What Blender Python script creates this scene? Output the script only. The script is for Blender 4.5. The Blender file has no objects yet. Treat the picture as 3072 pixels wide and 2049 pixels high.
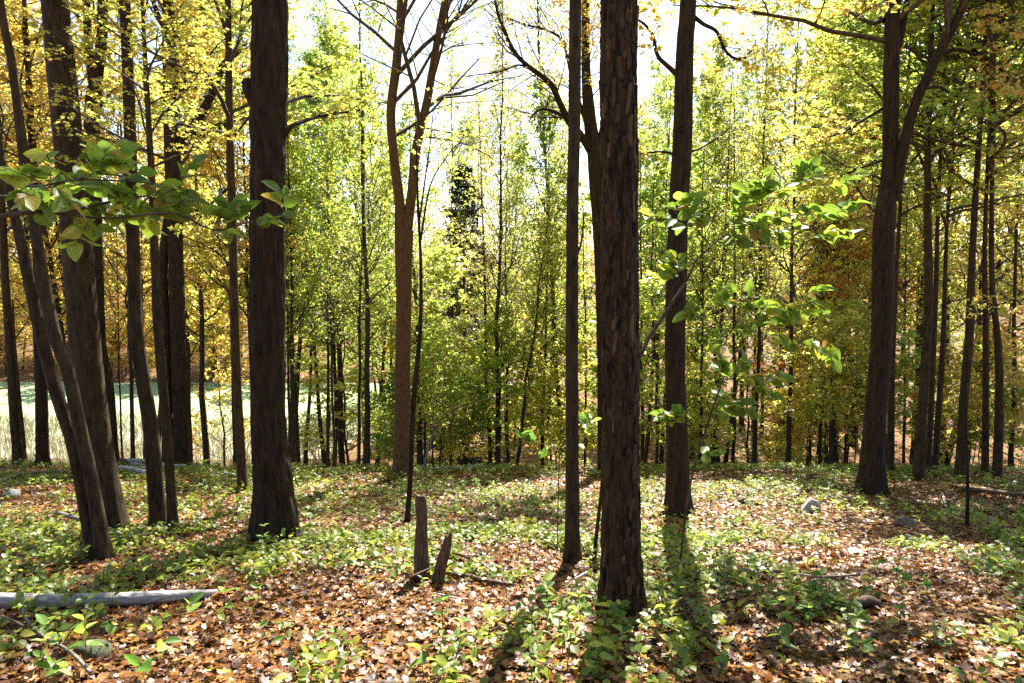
import bpy, math, zlib
import numpy as np
from mathutils import Vector, Matrix

# ------------------------------------------------------------------ camera, sky, sun, exposure
scn = bpy.context.scene
col = scn.collection
CAM_H, PITCH, LENS = 1.6, 7.0, 24.0
cam_d = bpy.data.cameras.new("camera"); cam_d.lens = LENS; cam_d.sensor_width = 36.0
cam_d.clip_start = 0.05; cam_d.clip_end = 3000
cam = bpy.data.objects.new("camera", cam_d); col.objects.link(cam)
cam.location = (0, 0, CAM_H); cam.rotation_euler = (math.radians(90 - PITCH), 0, 0)
scn.camera = cam
SUN_AZ, SUN_EL = math.radians(12), math.radians(47)
world = bpy.data.worlds.new("World"); scn.world = world; world.use_nodes = True
wn = world.node_tree.nodes; wl = world.node_tree.links
sky = wn.new("ShaderNodeTexSky"); sky.sky_type = 'NISHITA'; sky.sun_disc = False
sky.sun_elevation = SUN_EL; sky.sun_rotation = SUN_AZ
sky.air_density = 1.0; sky.dust_density = 0.8; sky.ozone_density = 1.0
wl.new(sky.outputs[0], wn["Background"].inputs[0]); wn["Background"].inputs[1].default_value = 0.078
sun_d = bpy.data.lights.new("sun", 'SUN'); sun_d.energy = 5.0; sun_d.angle = math.radians(0.5)
sun_d.color = (1.0, 0.95, 0.87)
sun = bpy.data.objects.new("sun", sun_d); col.objects.link(sun)
SUNV = Vector((math.sin(SUN_AZ) * math.cos(SUN_EL), math.cos(SUN_AZ) * math.cos(SUN_EL), math.sin(SUN_EL)))
sun.rotation_euler = SUNV.to_track_quat('Z', 'Y').to_euler(); sun.location = SUNV * 60
scn.view_settings.view_transform = 'Standard'; scn.view_settings.look = 'None'
scn.view_settings.exposure = 2.1; scn.view_settings.gamma = 1.0; scn.view_settings.use_curve_mapping = False
cy = scn.cycles
cy.max_bounces = 7; cy.diffuse_bounces = 5; cy.glossy_bounces = 2; cy.transmission_bounces = 4; cy.transparent_max_bounces = 4
cy.caustics_reflective = False; cy.caustics_refractive = False; cy.sample_clamp_indirect = 6.0
cy.use_denoising = False

R = np.random.default_rng(11)

# ------------------------------------------------------------------ helpers
def link(o, parent=None):
    col.objects.link(o)
    if parent is not None: o.parent = parent
    return o
def tag(o, label=None, cat=None, group=None, kind=None):
    if label: o["label"] = label
    if cat: o["category"] = cat
    if group: o["group"] = group
    if kind: o["kind"] = kind
    return o
def empty(name, loc):
    o = bpy.data.objects.new(name, None); o.empty_display_size = 0.3; o.location = loc
    return link(o)
def mk_mesh(name, V, F, mat=None, rnd=None, smooth=False):
    V = np.ascontiguousarray(V, np.float32).reshape(-1, 3); F = np.ascontiguousarray(F, np.int32)
    n, k = F.shape
    me = bpy.data.meshes.new(name)
    me.vertices.add(len(V)); me.vertices.foreach_set("co", V.ravel())
    me.loops.add(n * k); me.loops.foreach_set("vertex_index", F.ravel())
    me.polygons.add(n); me.polygons.foreach_set("loop_start", np.arange(0, n * k, k, dtype=np.int32))
    if smooth: me.polygons.foreach_set("use_smooth", np.ones(n, bool))
    me.update(calc_edges=True)
    if rnd is not None:
        a = me.attributes.new("rnd", 'FLOAT', 'POINT'); a.data.foreach_set("value", np.ascontiguousarray(rnd, np.float32))
    if mat: me.materials.append(mat)
    return me
def mobj(name, me, parent=None, kind=None):
    o = bpy.data.objects.new(name, me); link(o, parent)
    if kind: o["kind"] = kind
    return o

def unit(v): return v / np.maximum(np.linalg.norm(v, axis=-1, keepdims=True), 1e-9)

# smooth value noise on a lattice (periodic in the first axis when px is given)
_T = np.random.default_rng(3).random((256, 256))
def vnoise(x, y, px=None):
    x0 = np.floor(x).astype(int); y0 = np.floor(y).astype(int)
    fx = x - x0; fy = y - y0; fx = fx * fx * (3 - 2 * fx); fy = fy * fy * (3 - 2 * fy)
    m = px if px else 256
    xa, xb = x0 % m, (x0 + 1) % m; ya, yb = y0 % 256, (y0 + 1) % 256
    return (_T[xa, ya] * (1 - fx) + _T[xb, ya] * fx) * (1 - fy) + (_T[xa, yb] * (1 - fx) + _T[xb, yb] * fx) * fy
def sstep(a, b, x):
    t = np.clip((x - a) / (b - a), 0, 1); return t * t * (3 - 2 * t)

# ------------------------------------------------------------------ terrain
def height(x, y):
    x = np.asarray(x, float); y = np.asarray(y, float)
    a = -0.24 * y
    s = sstep(20, 38, y)
    z = a * (1 - s) + (-11.0) * s
    far = np.clip(y - 72, 0, None)
    z = z + 0.075 * far * np.exp(-np.clip(far - 150, 0, None) / 200)
    z = z + 0.012 * np.clip(-x - 5, 0, 30) * (1 - sstep(20, 30, y))
    z = z + 0.10 * (vnoise(x * 0.45 + 31, y * 0.45 + 17) - 0.5) + 0.30 * (vnoise(x * 0.13 + 5, y * 0.13 + 9) - 0.5) * sstep(4, 12, y)
    z = z + 0.05 * (vnoise(x * 1.7 + 3, y * 1.7 + 8) - 0.5)
    return z
sp, cp = math.sin(math.radians(PITCH)), math.cos(math.radians(PITCH))
FPX = 3072 * LENS / 36.0
def ray(u, v):
    a = (u - 1536) / FPX; b = (1024.5 - v) / FPX
    return np.array([a, cp + b * sp, -sp + b * cp])
def at(u, v, Y):
    """world point that lies Y metres ahead in the line of sight measured at (u, v)"""
    d = ray(u, v); return np.array([0, 0, CAM_H]) + d * (Y / d[1])
def ground(u, v):
    d = ray(u, v); t = np.linspace(1.5, 90, 6000)
    p = np.array([0, 0, CAM_H]) + d * t[:, None]
    k = np.argmax(p[:, 2] < height(p[:, 0], p[:, 1]))
    if p[k][1] > 21.5 and v < 1700:      # the line of sight grazes the crest: the foot stands just on it
        q = p[k] * (20.5 / p[k][1]); q[2] = height(q[0], q[1])
        return q
    return p[k]
def gz(x, y): return float(height(x, y))
def depth(p): return p[1] * cp - (p[2] - CAM_H) * sp

# ------------------------------------------------------------------ materials
def new_mat(name):
    m = bpy.data.materials.new(name); m.use_nodes = True
    n = m.node_tree.nodes; n.clear()
    return m, n, m.node_tree.links
def ramp(n, stops, interp='LINEAR'):
    r = n.new("ShaderNodeValToRGB"); r.color_ramp.interpolation = interp
    e = r.color_ramp.elements
    while len(e) < len(stops): e.new(0.5)
    for k, (p, c) in enumerate(stops):
        e[k].position = p; e[k].color = (*c, 1)
    return r
def leaf_mat(name, stops, trans=0.64, rough=0.45, obj_rnd=False, hue=0.02, tboost=1.7, spec=0.35, veins=False):
    m, n, l = new_mat(name)
    if obj_rnd:
        oi0 = n.new("ShaderNodeObjectInfo"); src = oi0.outputs["Random"]
    else:
        at_ = n.new("ShaderNodeAttribute"); at_.attribute_name = "rnd"; src = at_.outputs["Fac"]
    r = ramp(n, stops); l.new(src, r.inputs[0])
    oi = n.new("ShaderNodeObjectInfo")
    hs = n.new("ShaderNodeHueSaturation")
    mr = n.new("ShaderNodeMapRange"); mr.inputs[3].default_value = 0.5 - hue; mr.inputs[4].default_value = 0.5 + hue
    l.new(oi.outputs["Random"], mr.inputs[0]); l.new(mr.outputs[0], hs.inputs["Hue"]); l.new(r.outputs[0], hs.inputs["Color"])
    # blotches of wear inside a leaf
    tc = n.new("ShaderNodeTexCoord"); nz = n.new("ShaderNodeTexNoise"); nz.inputs["Scale"].default_value = 9.0
    l.new(tc.outputs["Object"], nz.inputs["Vector"])
    mv = n.new("ShaderNodeMapRange"); mv.inputs[1].default_value = 0.3; mv.inputs[2].default_value = 0.7
    mv.inputs[3].default_value = 0.75; mv.inputs[4].default_value = 1.15
    l.new(nz.outputs["Fac"], mv.inputs[0]); l.new(mv.outputs[0], hs.inputs["Value"])
    p = n.new("ShaderNodeBsdfPrincipled"); p.inputs["Roughness"].default_value = rough
    if veins:
        sx = n.new("ShaderNodeSeparateXYZ"); l.new(tc.outputs["Object"], sx.inputs[0])
        ab = n.new("ShaderNodeMath"); ab.operation = 'ABSOLUTE'; l.new(sx.outputs["X"], ab.inputs[0])
        ma = n.new("ShaderNodeMath"); ma.operation = 'MULTIPLY_ADD'; ma.inputs[1].default_value = -0.9; l.new(ab.outputs[0], ma.inputs[0]); l.new(sx.outputs["Y"], ma.inputs[2])
        fr = n.new("ShaderNodeMath"); fr.operation = 'PINGPONG'; fr.inputs[1].default_value = 0.055; l.new(ma.outputs[0], fr.inputs[0])
        vr = n.new("ShaderNodeMapRange"); vr.inputs[1].default_value = 0.0; vr.inputs[2].default_value = 0.014; vr.inputs[3].default_value = 0.62; vr.inputs[4].default_value = 1.0
        l.new(fr.outputs[0], vr.inputs[0])
        mm = n.new("ShaderNodeMath"); mm.operation = 'MULTIPLY'; l.new(vr.outputs[0], mm.inputs[0]); l.new(mv.outputs[0], mm.inputs[1]); l.new(mm.outputs[0], hs.inputs["Value"])
        bp = n.new("ShaderNodeBump"); bp.inputs["Strength"].default_value = 0.5; bp.inputs["Distance"].default_value = 0.02; l.new(fr.outputs[0], bp.inputs["Height"]); l.new(bp.outputs[0], p.inputs["Normal"])
    p.inputs["Specular IOR Level"].default_value = spec
    l.new(hs.outputs[0], p.inputs["Base Color"])
    tb = n.new("ShaderNodeMixRGB"); tb.blend_type = 'MULTIPLY'; tb.inputs[0].default_value = 1.0
    tb.inputs[2].default_value = (tboost, tboost, tboost * 0.95, 1); l.new(hs.outputs[0], tb.inputs[1])
    t = n.new("ShaderNodeBsdfTranslucent"); l.new(tb.outputs[0], t.inputs["Color"])
    mx = n.new("ShaderNodeMixShader"); mx.inputs[0].default_value = trans
    l.new(p.outputs[0], mx.inputs[1]); l.new(t.outputs[0], mx.inputs[2])
    o = n.new("ShaderNodeOutputMaterial"); l.new(mx.outputs[0], o.inputs[0])
    return m
def bark_mat(name, dark, light, sx=9.0, sz=1.4, bump=0.5, flake=None, moss=None):
    m, n, l = new_mat(name)
    tc = n.new("ShaderNodeTexCoord"); mp = n.new("ShaderNodeMapping"); mp.inputs["Scale"].default_value = (sx, sx, sz)
    l.new(tc.outputs["Object"], mp.inputs["Vector"])
    nz = n.new("ShaderNodeTexNoise"); nz.inputs["Scale"].default_value = 3.0; nz.inputs["Detail"].default_value = 7.0
    nz.inputs["Roughness"].default_value = 0.72; l.new(mp.outputs[0], nz.inputs["Vector"])
    r = ramp(n, [(0.38, dark), (0.5, tuple((a * 0.55 + b * 0.45) for a, b in zip(dark, light))), (0.63, light)]); l.new(nz.outputs["Fac"], r.inputs[0]); c = r.outputs[0]
    big = n.new("ShaderNodeTexNoise"); big.inputs["Scale"].default_value = 1.7; big.inputs["Detail"].default_value = 4.0
    l.new(tc.outputs["Object"], big.inputs["Vector"])
    if flake:
        vo = n.new("ShaderNodeTexVoronoi"); vo.inputs["Scale"].default_value = 4.0; l.new(mp.outputs[0], vo.inputs["Vector"])
        fr = ramp(n, [(0.72, (0, 0, 0)), (0.8, (1, 1, 1))]); l.new(vo.outputs["Color"], fr.inputs[0])
        mx = n.new("ShaderNodeMixRGB"); l.new(fr.outputs[0], mx.inputs[0]); l.new(c, mx.inputs[1]); mx.inputs[2].default_value = (*flake, 1); c = mx.outputs[0]
    if moss:
        mr = ramp(n, [(0.5, (0, 0, 0)), (0.68, (0.75, 0.75, 0.75))]); l.new(big.outputs["Fac"], mr.inputs[0])
        mx2 = n.new("ShaderNodeMixRGB"); l.new(mr.outputs[0], mx2.inputs[0]); l.new(c, mx2.inputs[1]); mx2.inputs[2].default_value = (*moss, 1); c = mx2.outputs[0]
    p = n.new("ShaderNodeBsdfPrincipled"); p.inputs["Roughness"].default_value = 0.85; p.inputs["Specular IOR Level"].default_value = 0.25
    l.new(c, p.inputs["Base Color"])
    b = n.new("ShaderNodeBump"); b.inputs["Strength"].default_value = bump; b.inputs["Distance"].default_value = 0.05
    l.new(nz.outputs["Fac"], b.inputs["Height"]); l.new(b.outputs[0], p.inputs["Normal"])
    o = n.new("ShaderNodeOutputMaterial"); l.new(p.outputs[0], o.inputs[0])
    return m
def plain_mat(name, a, b, scale=6.0, rough=0.8, bump=0.3, stretch=(1, 1, 1)):
    m, n, l = new_mat(name)
    tc = n.new("ShaderNodeTexCoord"); mp = n.new("ShaderNodeMapping"); mp.inputs["Scale"].default_value = stretch
    l.new(tc.outputs["Object"], mp.inputs[0])
    nz = n.new("ShaderNodeTexNoise"); nz.inputs["Scale"].default_value = scale; nz.inputs["Detail"].default_value = 8
    l.new(mp.outputs[0], nz.inputs["Vector"])
    r = ramp(n, [(0.35, a), (0.65, b)]); l.new(nz.outputs["Fac"], r.inputs[0])
    p = n.new("ShaderNodeBsdfPrincipled"); p.inputs["Roughness"].default_value = rough; p.inputs["Specular IOR Level"].default_value = 0.3
    l.new(r.outputs[0], p.inputs["Base Color"])
    bp = n.new("ShaderNodeBump"); bp.inputs["Strength"].default_value = bump; bp.inputs["Distance"].default_value = 0.02
    l.new(nz.outputs["Fac"], bp.inputs["Height"]); l.new(bp.outputs[0], p.inputs["Normal"])
    o = n.new("ShaderNodeOutputMaterial"); l.new(p.outputs[0], o.inputs[0])
    return m

G1, G2 = (0.065, 0.125, 0.025), (0.16, 0.24, 0.04)
YG1, YG2, Y1, Y2 = (0.24, 0.32, 0.05), (0.37, 0.41, 0.07), (0.48, 0.42, 0.085), (0.52, 0.385, 0.085)
O1, O2, BR = (0.50, 0.28, 0.055), (0.43, 0.19, 0.045), (0.22, 0.10, 0.04)
M = {}
M['green'] = leaf_mat("leaf_green", [(0, G1), (0.25, G2), (0.65, YG1), (1, YG2)])
M['lime'] = leaf_mat("leaf_lime", [(0, G2), (0.2, YG1), (0.6, YG2), (1, Y1)])
M['yellow'] = leaf_mat("leaf_yellow", [(0, YG1), (0.3, YG2), (0.7, Y1), (1, Y2)])
M['gold'] = leaf_mat("leaf_gold", [(0, YG2), (0.25, Y1), (0.65, Y2), (0.9, O1), (1, O2)])
M['orange'] = leaf_mat("leaf_orange", [(0, Y1), (0.35, O1), (0.8, O2), (1, BR)])
M['needle'] = leaf_mat("needle", [(0, (0.015, 0.035, 0.02)), (1, (0.04, 0.075, 0.035))], trans=0.15, hue=0.01)
M['beech'] = leaf_mat("leaf_beech", [(0, (0.09, 0.17, 0.02)), (0.55, (0.17, 0.26, 0.03)), (0.82, (0.30, 0.36, 0.04)), (0.93, (0.38, 0.30, 0.05)), (1, (0.36, 0.16, 0.05))], obj_rnd=True, trans=0.5, veins=True)
M['seedling'] = leaf_mat("leaf_seedling", [(0, (0.06, 0.15, 0.025)), (0.5, (0.13, 0.26, 0.03)), (0.8, YG2), (1, Y1)], obj_rnd=True, trans=0.45, veins=True)
M['herb'] = leaf_mat("leaf_herb", [(0, (0.06, 0.11, 0.015)), (0.45, (0.16, 0.23, 0.025)), (0.75, (0.32, 0.36, 0.04)), (1, (0.48, 0.42, 0.05))], trans=0.5, rough=0.42, spec=0.4)
LIT = [(p_, tuple(0.82 * c_ for c_ in k_)) for p_, k_ in [(0, (0.04, 0.016, 0.008)), (0.25, (0.11, 0.036, 0.012)), (0.45, (0.25, 0.085, 0.014)), (0.62, (0.33, 0.135, 0.02)), (0.74, (0.32, 0.18, 0.06)), (0.88, (0.42, 0.25, 0.03)), (1, (0.26, 0.06, 0.015))]]
M['litter'] = leaf_mat("leaf_litter", LIT, trans=0.25, rough=0.45, hue=0.0, spec=0.35, tboost=1.1)
M['fallen'] = leaf_mat("leaf_fallen", LIT, trans=0.25, rough=0.45, hue=0.0, spec=0.35, tboost=1.1, obj_rnd=True)
M['bark_shag'] = bark_mat("bark_shaggy", (0.0079, 0.0048, 0.0026), (0.1144, 0.0600, 0.0238), 9, 1.8, 1.0, flake=(0.0748, 0.0400, 0.0158))
def plate_mat():
    m, n, l = new_mat("bark_plate")
    oi = n.new("ShaderNodeObjectInfo"); r = ramp(n, [(0, (0.012, 0.007, 0.004)), (0.5, (0.05, 0.027, 0.012)), (0.85, (0.10, 0.055, 0.022)), (1, (0.16, 0.10, 0.05))])
    l.new(oi.outputs["Random"], r.inputs[0])
    tc = n.new("ShaderNodeTexCoord"); nz = n.new("ShaderNodeTexNoise"); nz.inputs["Scale"].default_value = 3.0; nz.inputs["Detail"].default_value = 6; l.new(tc.outputs["Object"], nz.inputs["Vector"])
    mr = n.new("ShaderNodeMapRange"); mr.inputs[1].default_value = 0.3; mr.inputs[2].default_value = 0.7; mr.inputs[3].default_value = 0.5; mr.inputs[4].default_value = 1.3; l.new(nz.outputs["Fac"], mr.inputs[0])
    hs = n.new("ShaderNodeHueSaturation"); l.new(r.outputs[0], hs.inputs["Color"]); l.new(mr.outputs[0], hs.inputs["Value"])
    p = n.new("ShaderNodeBsdfPrincipled"); p.inputs["Roughness"].default_value = 0.85; p.inputs["Specular IOR Level"].default_value = 0.2; l.new(hs.outputs[0], p.inputs["Base Color"])
    o = n.new("ShaderNodeOutputMaterial"); l.new(p.outputs[0], o.inputs[0]); return m
M['bark_plate'] = plate_mat()
M['bark_dark'] = bark_mat("bark_dark", (0.0088, 0.0056, 0.0033), (0.0660, 0.0352, 0.0139), 6.5, 1.0, 1.0, moss=(0.0308, 0.0240, 0.0092))
M['bark_brown'] = bark_mat("bark_brown", (0.0194, 0.0112, 0.0053), (0.0880, 0.0512, 0.0211), 6, 1.5, 0.6, moss=(0.0484, 0.0352, 0.0132))
M['bark_smooth'] = bark_mat("bark_smooth", (0.0660, 0.0336, 0.0132), (0.1320, 0.0720, 0.0284), 5, 2.2, 0.2, moss=(0.0968, 0.0560, 0.0198))
M['bark_far'] = bark_mat("bark_far", (0.022, 0.016, 0.010), (0.075, 0.055, 0.034), 6, 1.2, 0.3)
M['twig'] = plain_mat("twig_bark", (0.05, 0.035, 0.022), (0.11, 0.08, 0.05), 12)
M['deadwood'] = plain_mat("dead_wood", (0.10, 0.075, 0.055), (0.24, 0.20, 0.165), 9, stretch=(0.6, 4, 4))
M['grey_wood'] = plain_mat("weathered_wood", (0.22, 0.19, 0.17), (0.46, 0.42, 0.39), 7, stretch=(0.5, 6, 6), bump=0.5)
M['rot_wood'] = plain_mat("rotten_wood", (0.04, 0.025, 0.015), (0.15, 0.09, 0.05), 9, stretch=(6, 6, 1.0), bump=0.8)
M['rock'] = plain_mat("rock_pale", (0.26, 0.24, 0.21), (0.5, 0.47, 0.42), 5, bump=0.6)
M['rock_brown'] = plain_mat("rock_brown", (0.13, 0.08, 0.045), (0.26, 0.165, 0.10), 5, bump=0.6)
M['moss_rock'] = plain_mat("rock_mossy", (0.03, 0.035, 0.015), (0.12, 0.12, 0.06), 14, bump=0.9)
M['stem'] = plain_mat("green_stem", (0.08, 0.09, 0.03), (0.13, 0.1, 0.05), 20)
M['drygrass'] = leaf_mat("dry_grass", [(0, (0.26, 0.23, 0.14)), (0.6, (0.36, 0.32, 0.21)), (1, (0.24, 0.28, 0.13))], trans=0.3, hue=0, tboost=1.0)
M['grass'] = leaf_mat("grass", [(0, (0.06, 0.14, 0.02)), (1, (0.2, 0.3, 0.05))], trans=0.4, hue=0)

def ground_mat():
    m, n, l = new_mat("forest_floor")
    tc = n.new("ShaderNodeTexCoord")
    vo = n.new("ShaderNodeTexVoronoi"); vo.inputs["Scale"].default_value = 13.0; l.new(tc.outputs["Object"], vo.inputs["Vector"])
    bw = n.new("ShaderNodeSeparateColor"); l.new(vo.outputs["Color"], bw.inputs[0])
    r = ramp(n, [(0, (0.03, 0.014, 0.008)), (0.35, (0.09, 0.034, 0.013)), (0.65, (0.18, 0.065, 0.018)), (0.85, (0.25, 0.13, 0.04)), (1, (0.3, 0.18, 0.03))])
    l.new(bw.outputs[0], r.inputs[0])
    nz = n.new("ShaderNodeTexNoise"); nz.inputs["Scale"].default_value = 0.5; nz.inputs["Detail"].default_value = 5; l.new(tc.outputs["Object"], nz.inputs["Vector"])
    nr = ramp(n, [(0.48, (0, 0, 0)), (0.65, (0.5, 0.5, 0.5))]); l.new(nz.outputs["Fac"], nr.inputs[0])
    mx = n.new("ShaderNodeMixRGB"); l.new(nr.outputs[0], mx.inputs[0]); l.new(r.outputs[0], mx.inputs[1]); mx.inputs[2].default_value = (0.09, 0.11, 0.03, 1)
    p = n.new("ShaderNodeBsdfPrincipled"); p.inputs["Roughness"].default_value = 0.85; p.inputs["Specular IOR Level"].default_value = 0.15; l.new(mx.outputs[0], p.inputs["Base Color"])
    b = n.new("ShaderNodeBump"); b.inputs["Strength"].default_value = 0.8; b.inputs["Distance"].default_value = 0.03
    l.new(vo.outputs["Distance"], b.inputs["Height"]); l.new(b.outputs[0], p.inputs["Normal"])
    o = n.new("ShaderNodeOutputMaterial"); l.new(p.outputs[0], o.inputs[0])
    return m
M['ground'] = ground_mat()
def meadow_mat():
    m, n, l = new_mat("meadow_turf")
    tc = n.new("ShaderNodeTexCoord"); sx = n.new("ShaderNodeSeparateXYZ"); l.new(tc.outputs["Object"], sx.inputs[0])
    nz = n.new("ShaderNodeTexNoise"); nz.inputs["Scale"].default_value = 0.25; nz.inputs["Detail"].default_value = 6; l.new(tc.outputs["Object"], nz.inputs["Vector"])
    ma = n.new("ShaderNodeMath"); ma.operation = 'MULTIPLY_ADD'; ma.inputs[1].default_value = 9.0; l.new(nz.outputs["Fac"], ma.inputs[0]); l.new(sx.outputs["Y"], ma.inputs[2])
    mr = n.new("ShaderNodeMapRange"); mr.inputs[1].default_value = 51.0; mr.inputs[2].default_value = 57.0; l.new(ma.outputs[0], mr.inputs[0])
    n2 = n.new("ShaderNodeTexNoise"); n2.inputs["Scale"].default_value = 5.0; n2.inputs["Detail"].default_value = 8; l.new(tc.outputs["Object"], n2.inputs["Vector"])
    ra = ramp(n, [(0.3, (0.27, 0.23, 0.14)), (0.7, (0.42, 0.37, 0.25))]); rb = ramp(n, [(0.3, (0.16, 0.24, 0.08)), (0.7, (0.32, 0.40, 0.17))])
    l.new(n2.outputs["Fac"], ra.inputs[0]); l.new(n2.outputs["Fac"], rb.inputs[0])
    mx = n.new("ShaderNodeMixRGB"); l.new(mr.outputs[0], mx.inputs[0]); l.new(ra.outputs[0], mx.inputs[1]); l.new(rb.outputs[0], mx.inputs[2])
    p = n.new("ShaderNodeBsdfPrincipled"); p.inputs["Roughness"].default_value = 0.8; l.new(mx.outputs[0], p.inputs["Base Color"])
    b = n.new("ShaderNodeBump"); b.inputs["Strength"].default_value = 1.0; b.inputs["Distance"].default_value = 0.1
    l.new(n2.outputs["Fac"], b.inputs["Height"]); l.new(b.outputs[0], p.inputs["Normal"])
    o = n.new("ShaderNodeOutputMaterial"); l.new(p.outputs[0], o.inputs[0])
    return m
M['meadow'] = meadow_mat()

# ------------------------------------------------------------------ ground sheets
def sheet(name, xs, ys, mat, dz=0.0):
    X, Y = np.meshgrid(xs, ys); Z = height(X, Y) + dz
    V = np.stack([X, Y, Z], -1).reshape(-1, 3)
    nx, ny = len(xs), len(ys); i = np.arange((ny - 1) * nx).reshape(ny - 1, nx)[:, :-1].ravel()
    F = np.stack([i, i + 1, i + nx + 1, i + nx], -1)
    return mobj(name, mk_mesh(name, V, F, mat, smooth=True))
def graded(lo, hi, near, fac):
    a = [0.0]
    st = near
    while a[-1] < hi:
        a.append(a[-1] + st)
        if a[-1] > 24: st *= fac
    b = [0.0]; st = near
    while b[-1] < -lo:
        b.append(b[-1] + st)
        if b[-1] > 24: st *= fac
    return np.array([-q for q in b[:0:-1]] + a)
gnd = sheet("ground", graded(-420, 420, 0.2, 1.12), graded(-30, 1200, 0.2, 1.05), M['ground'])
tag(gnd, "forest floor sloping down to a valley, strewn with autumn leaves", None, None, "structure")
md = sheet("meadow", np.linspace(-75, -11, 90), np.linspace(41.5, 68, 50), M['meadow'], 0.03)
tag(md, "sunlit clearing with pale green turf and tan dry grass beyond the trunks", None, None, "structure")

# ------------------------------------------------------------------ leaf templates
def tmpl_rhomb():
    V = np.array([[0, 0, 0], [-0.36, 0.45, 0.07], [0, 1, -0.05], [0.36, 0.45, 0.07]], float)
    return V, np.array([[0, 2, 1], [0, 3, 2]])
def tmpl_maple():
    V = np.array([[0, 0, 0], [-0.52, 0.38, 0.08], [-0.17, 0.52, 0.0], [0, 1.0, -0.1], [0.17, 0.52, 0.0], [0.52, 0.38, 0.08]], float)
    return V, np.array([[0, 2, 1], [0, 3, 2], [0, 4, 3], [0, 5, 4]])
def tmpl_maple_big():
    V = np.array([[0, 0.05, 0], [-0.2, -0.05, 0.05], [-0.5, 0.12, 0.12], [-0.36, 0.3, 0.03], [-0.52, 0.6, 0.14], [-0.2, 0.58, 0.0], [0, 1.0, 0.12], [0.2, 0.58, 0.0], [0.52, 0.6, 0.1], [0.36, 0.3, 0.03], [0.5, 0.12, 0.14], [0.2, -0.05, 0.05]], float)
    F = [[0, k + 1, k] for k in range(1, 11)]
    return V, np.array(F)
def tmpl_oval():
    V = np.array([[0, 0, 0], [-0.3, 0.28, 0.05], [-0.3, 0.66, 0.04], [0, 1, -0.1], [0.3, 0.66, 0.04], [0.3, 0.28, 0.05], [0, 0.48, 0.0]], float)
    return V, np.array([[0, 6, 1], [1, 6, 2], [2, 6, 3], [3, 6, 4], [4, 6, 5], [5, 6, 0]])
TM = dict(rhomb=tmpl_rhomb(), maple=tmpl_maple(), big=tmpl_maple_big(), oval=tmpl_oval())
def leaves(pos, d, nrm, size, tm, rnd):
    V, F = TM[tm]; n = len(pos)
    d = unit(d); s = unit(np.cross(d, nrm)); nn = np.cross(s, d)
    sz = np.asarray(size).reshape(-1, 1, 1)
    W = pos[:, None, :] + sz * (V[None, :, 0:1] * s[:, None] + V[None, :, 1:2] * d[:, None] + V[None, :, 2:3] * nn[:, None])
    FF = F[None] + (np.arange(n) * len(V))[:, None, None]
    return W.reshape(-1, 3), FF.reshape(-1, 3), np.repeat(rnd, len(V))
def tubes(P, rad, sides):
    """P (N,M,3), rad (N,M) -> quads"""
    N, Mm, _ = P.shape
    T = np.gradient(P, axis=1); T = unit(T)
    ref = np.where(np.abs(T[..., 2:3]) > 0.85, np.array([1.0, 0, 0]), np.array([0, 0, 1.0]))
    ref = np.broadcast_to(ref[:, :1], T.shape)
    A = unit(np.cross(T, ref)); B = np.cross(T, A)
    th = np.arange(sides) / sides * 2 * np.pi
    V = P[:, :, None] + rad[:, :, None, None] * (A[:, :, None] * np.cos(th)[:, None] + B[:, :, None] * np.sin(th)[:, None])
    base = (np.arange(N) * Mm * sides)[:, None, None] + (np.arange(Mm - 1) * sides)[None, :, None]
    k = np.arange(sides)[None, None]; k2 = (k + 1) % sides
    F = np.stack([base + k, base + k2, base + sides + k2, base + sides + k], -1)
    return V.reshape(-1, 3), F.reshape(-1, 4)
def join(parts):
    Vs, Fs, o = [], [], 0
    for V, F in parts:
        Vs.append(V); Fs.append(F + o); o += len(V)
    return np.concatenate(Vs), np.concatenate(Fs)
def grow(P, rad, k, t0, t1, ang, lenf, Mm, rng, up=0.0, wob=0.12, flat=0.6, taper=0.5, minlen=0.0):
    """children of the polylines P: (N*k, Mm, 3) and their radii"""
    N, M0, _ = P.shape
    L = np.linalg.norm(np.diff(P, axis=1), axis=2).sum(1)
    t = t0 + (t1 - t0) * ((np.arange(k)[None] + rng.random((N, k))) / k)
    f = t * (M0 - 1); i = np.minimum(f.astype(int), M0 - 2); w = (f - i)[..., None]
    idx = np.arange(N)[:, None]
    p0 = P[idx, i] * (1 - w) + P[idx, i + 1] * w
    tan = unit(P[idx, i + 1] - P[idx, i])
    q = rng.normal(size=(N, k, 3)); q[..., 2] *= flat
    side = np.cross(tan, np.array([0, 0, 1.0])); sgn = np.where((np.arange(k)[None] % 2) == 0, 1.0, -1.0)
    q = q * 0.6 + unit(side + 1e-6) * sgn[..., None] * (1.2 if flat < 0.8 else 0.2)
    perp = unit(q - (q * tan).sum(-1, keepdims=True) * tan)
    a = ang * (0.75 + 0.5 * rng.random((N, k, 1)))
    d = tan * np.cos(a) + perp * np.sin(a)
    ln = np.maximum(L[:, None] * lenf * (1.05 - taper * t) * (0.65 + 0.6 * rng.random((N, k))), minlen)
    r0 = np.minimum(rad[idx, i] * 0.55, 0.012 * ln + 0.003)
    d = d.reshape(-1, 3); p = p0.reshape(-1, 3); ln = ln.reshape(-1); r0 = r0.reshape(-1)
    out = [p]; st = (ln / (Mm - 1))[:, None]
    for j in range(Mm - 1):
        d = unit(d + np.array([0, 0, up]) + rng.normal(size=d.shape) * wob)
        p = p + d * st; out.append(p)
    C = np.stack(out, 1)
    rr = np.maximum(r0[:, None] * np.linspace(1, 0.35, Mm)[None], 0.003)
    return C, rr
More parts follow.
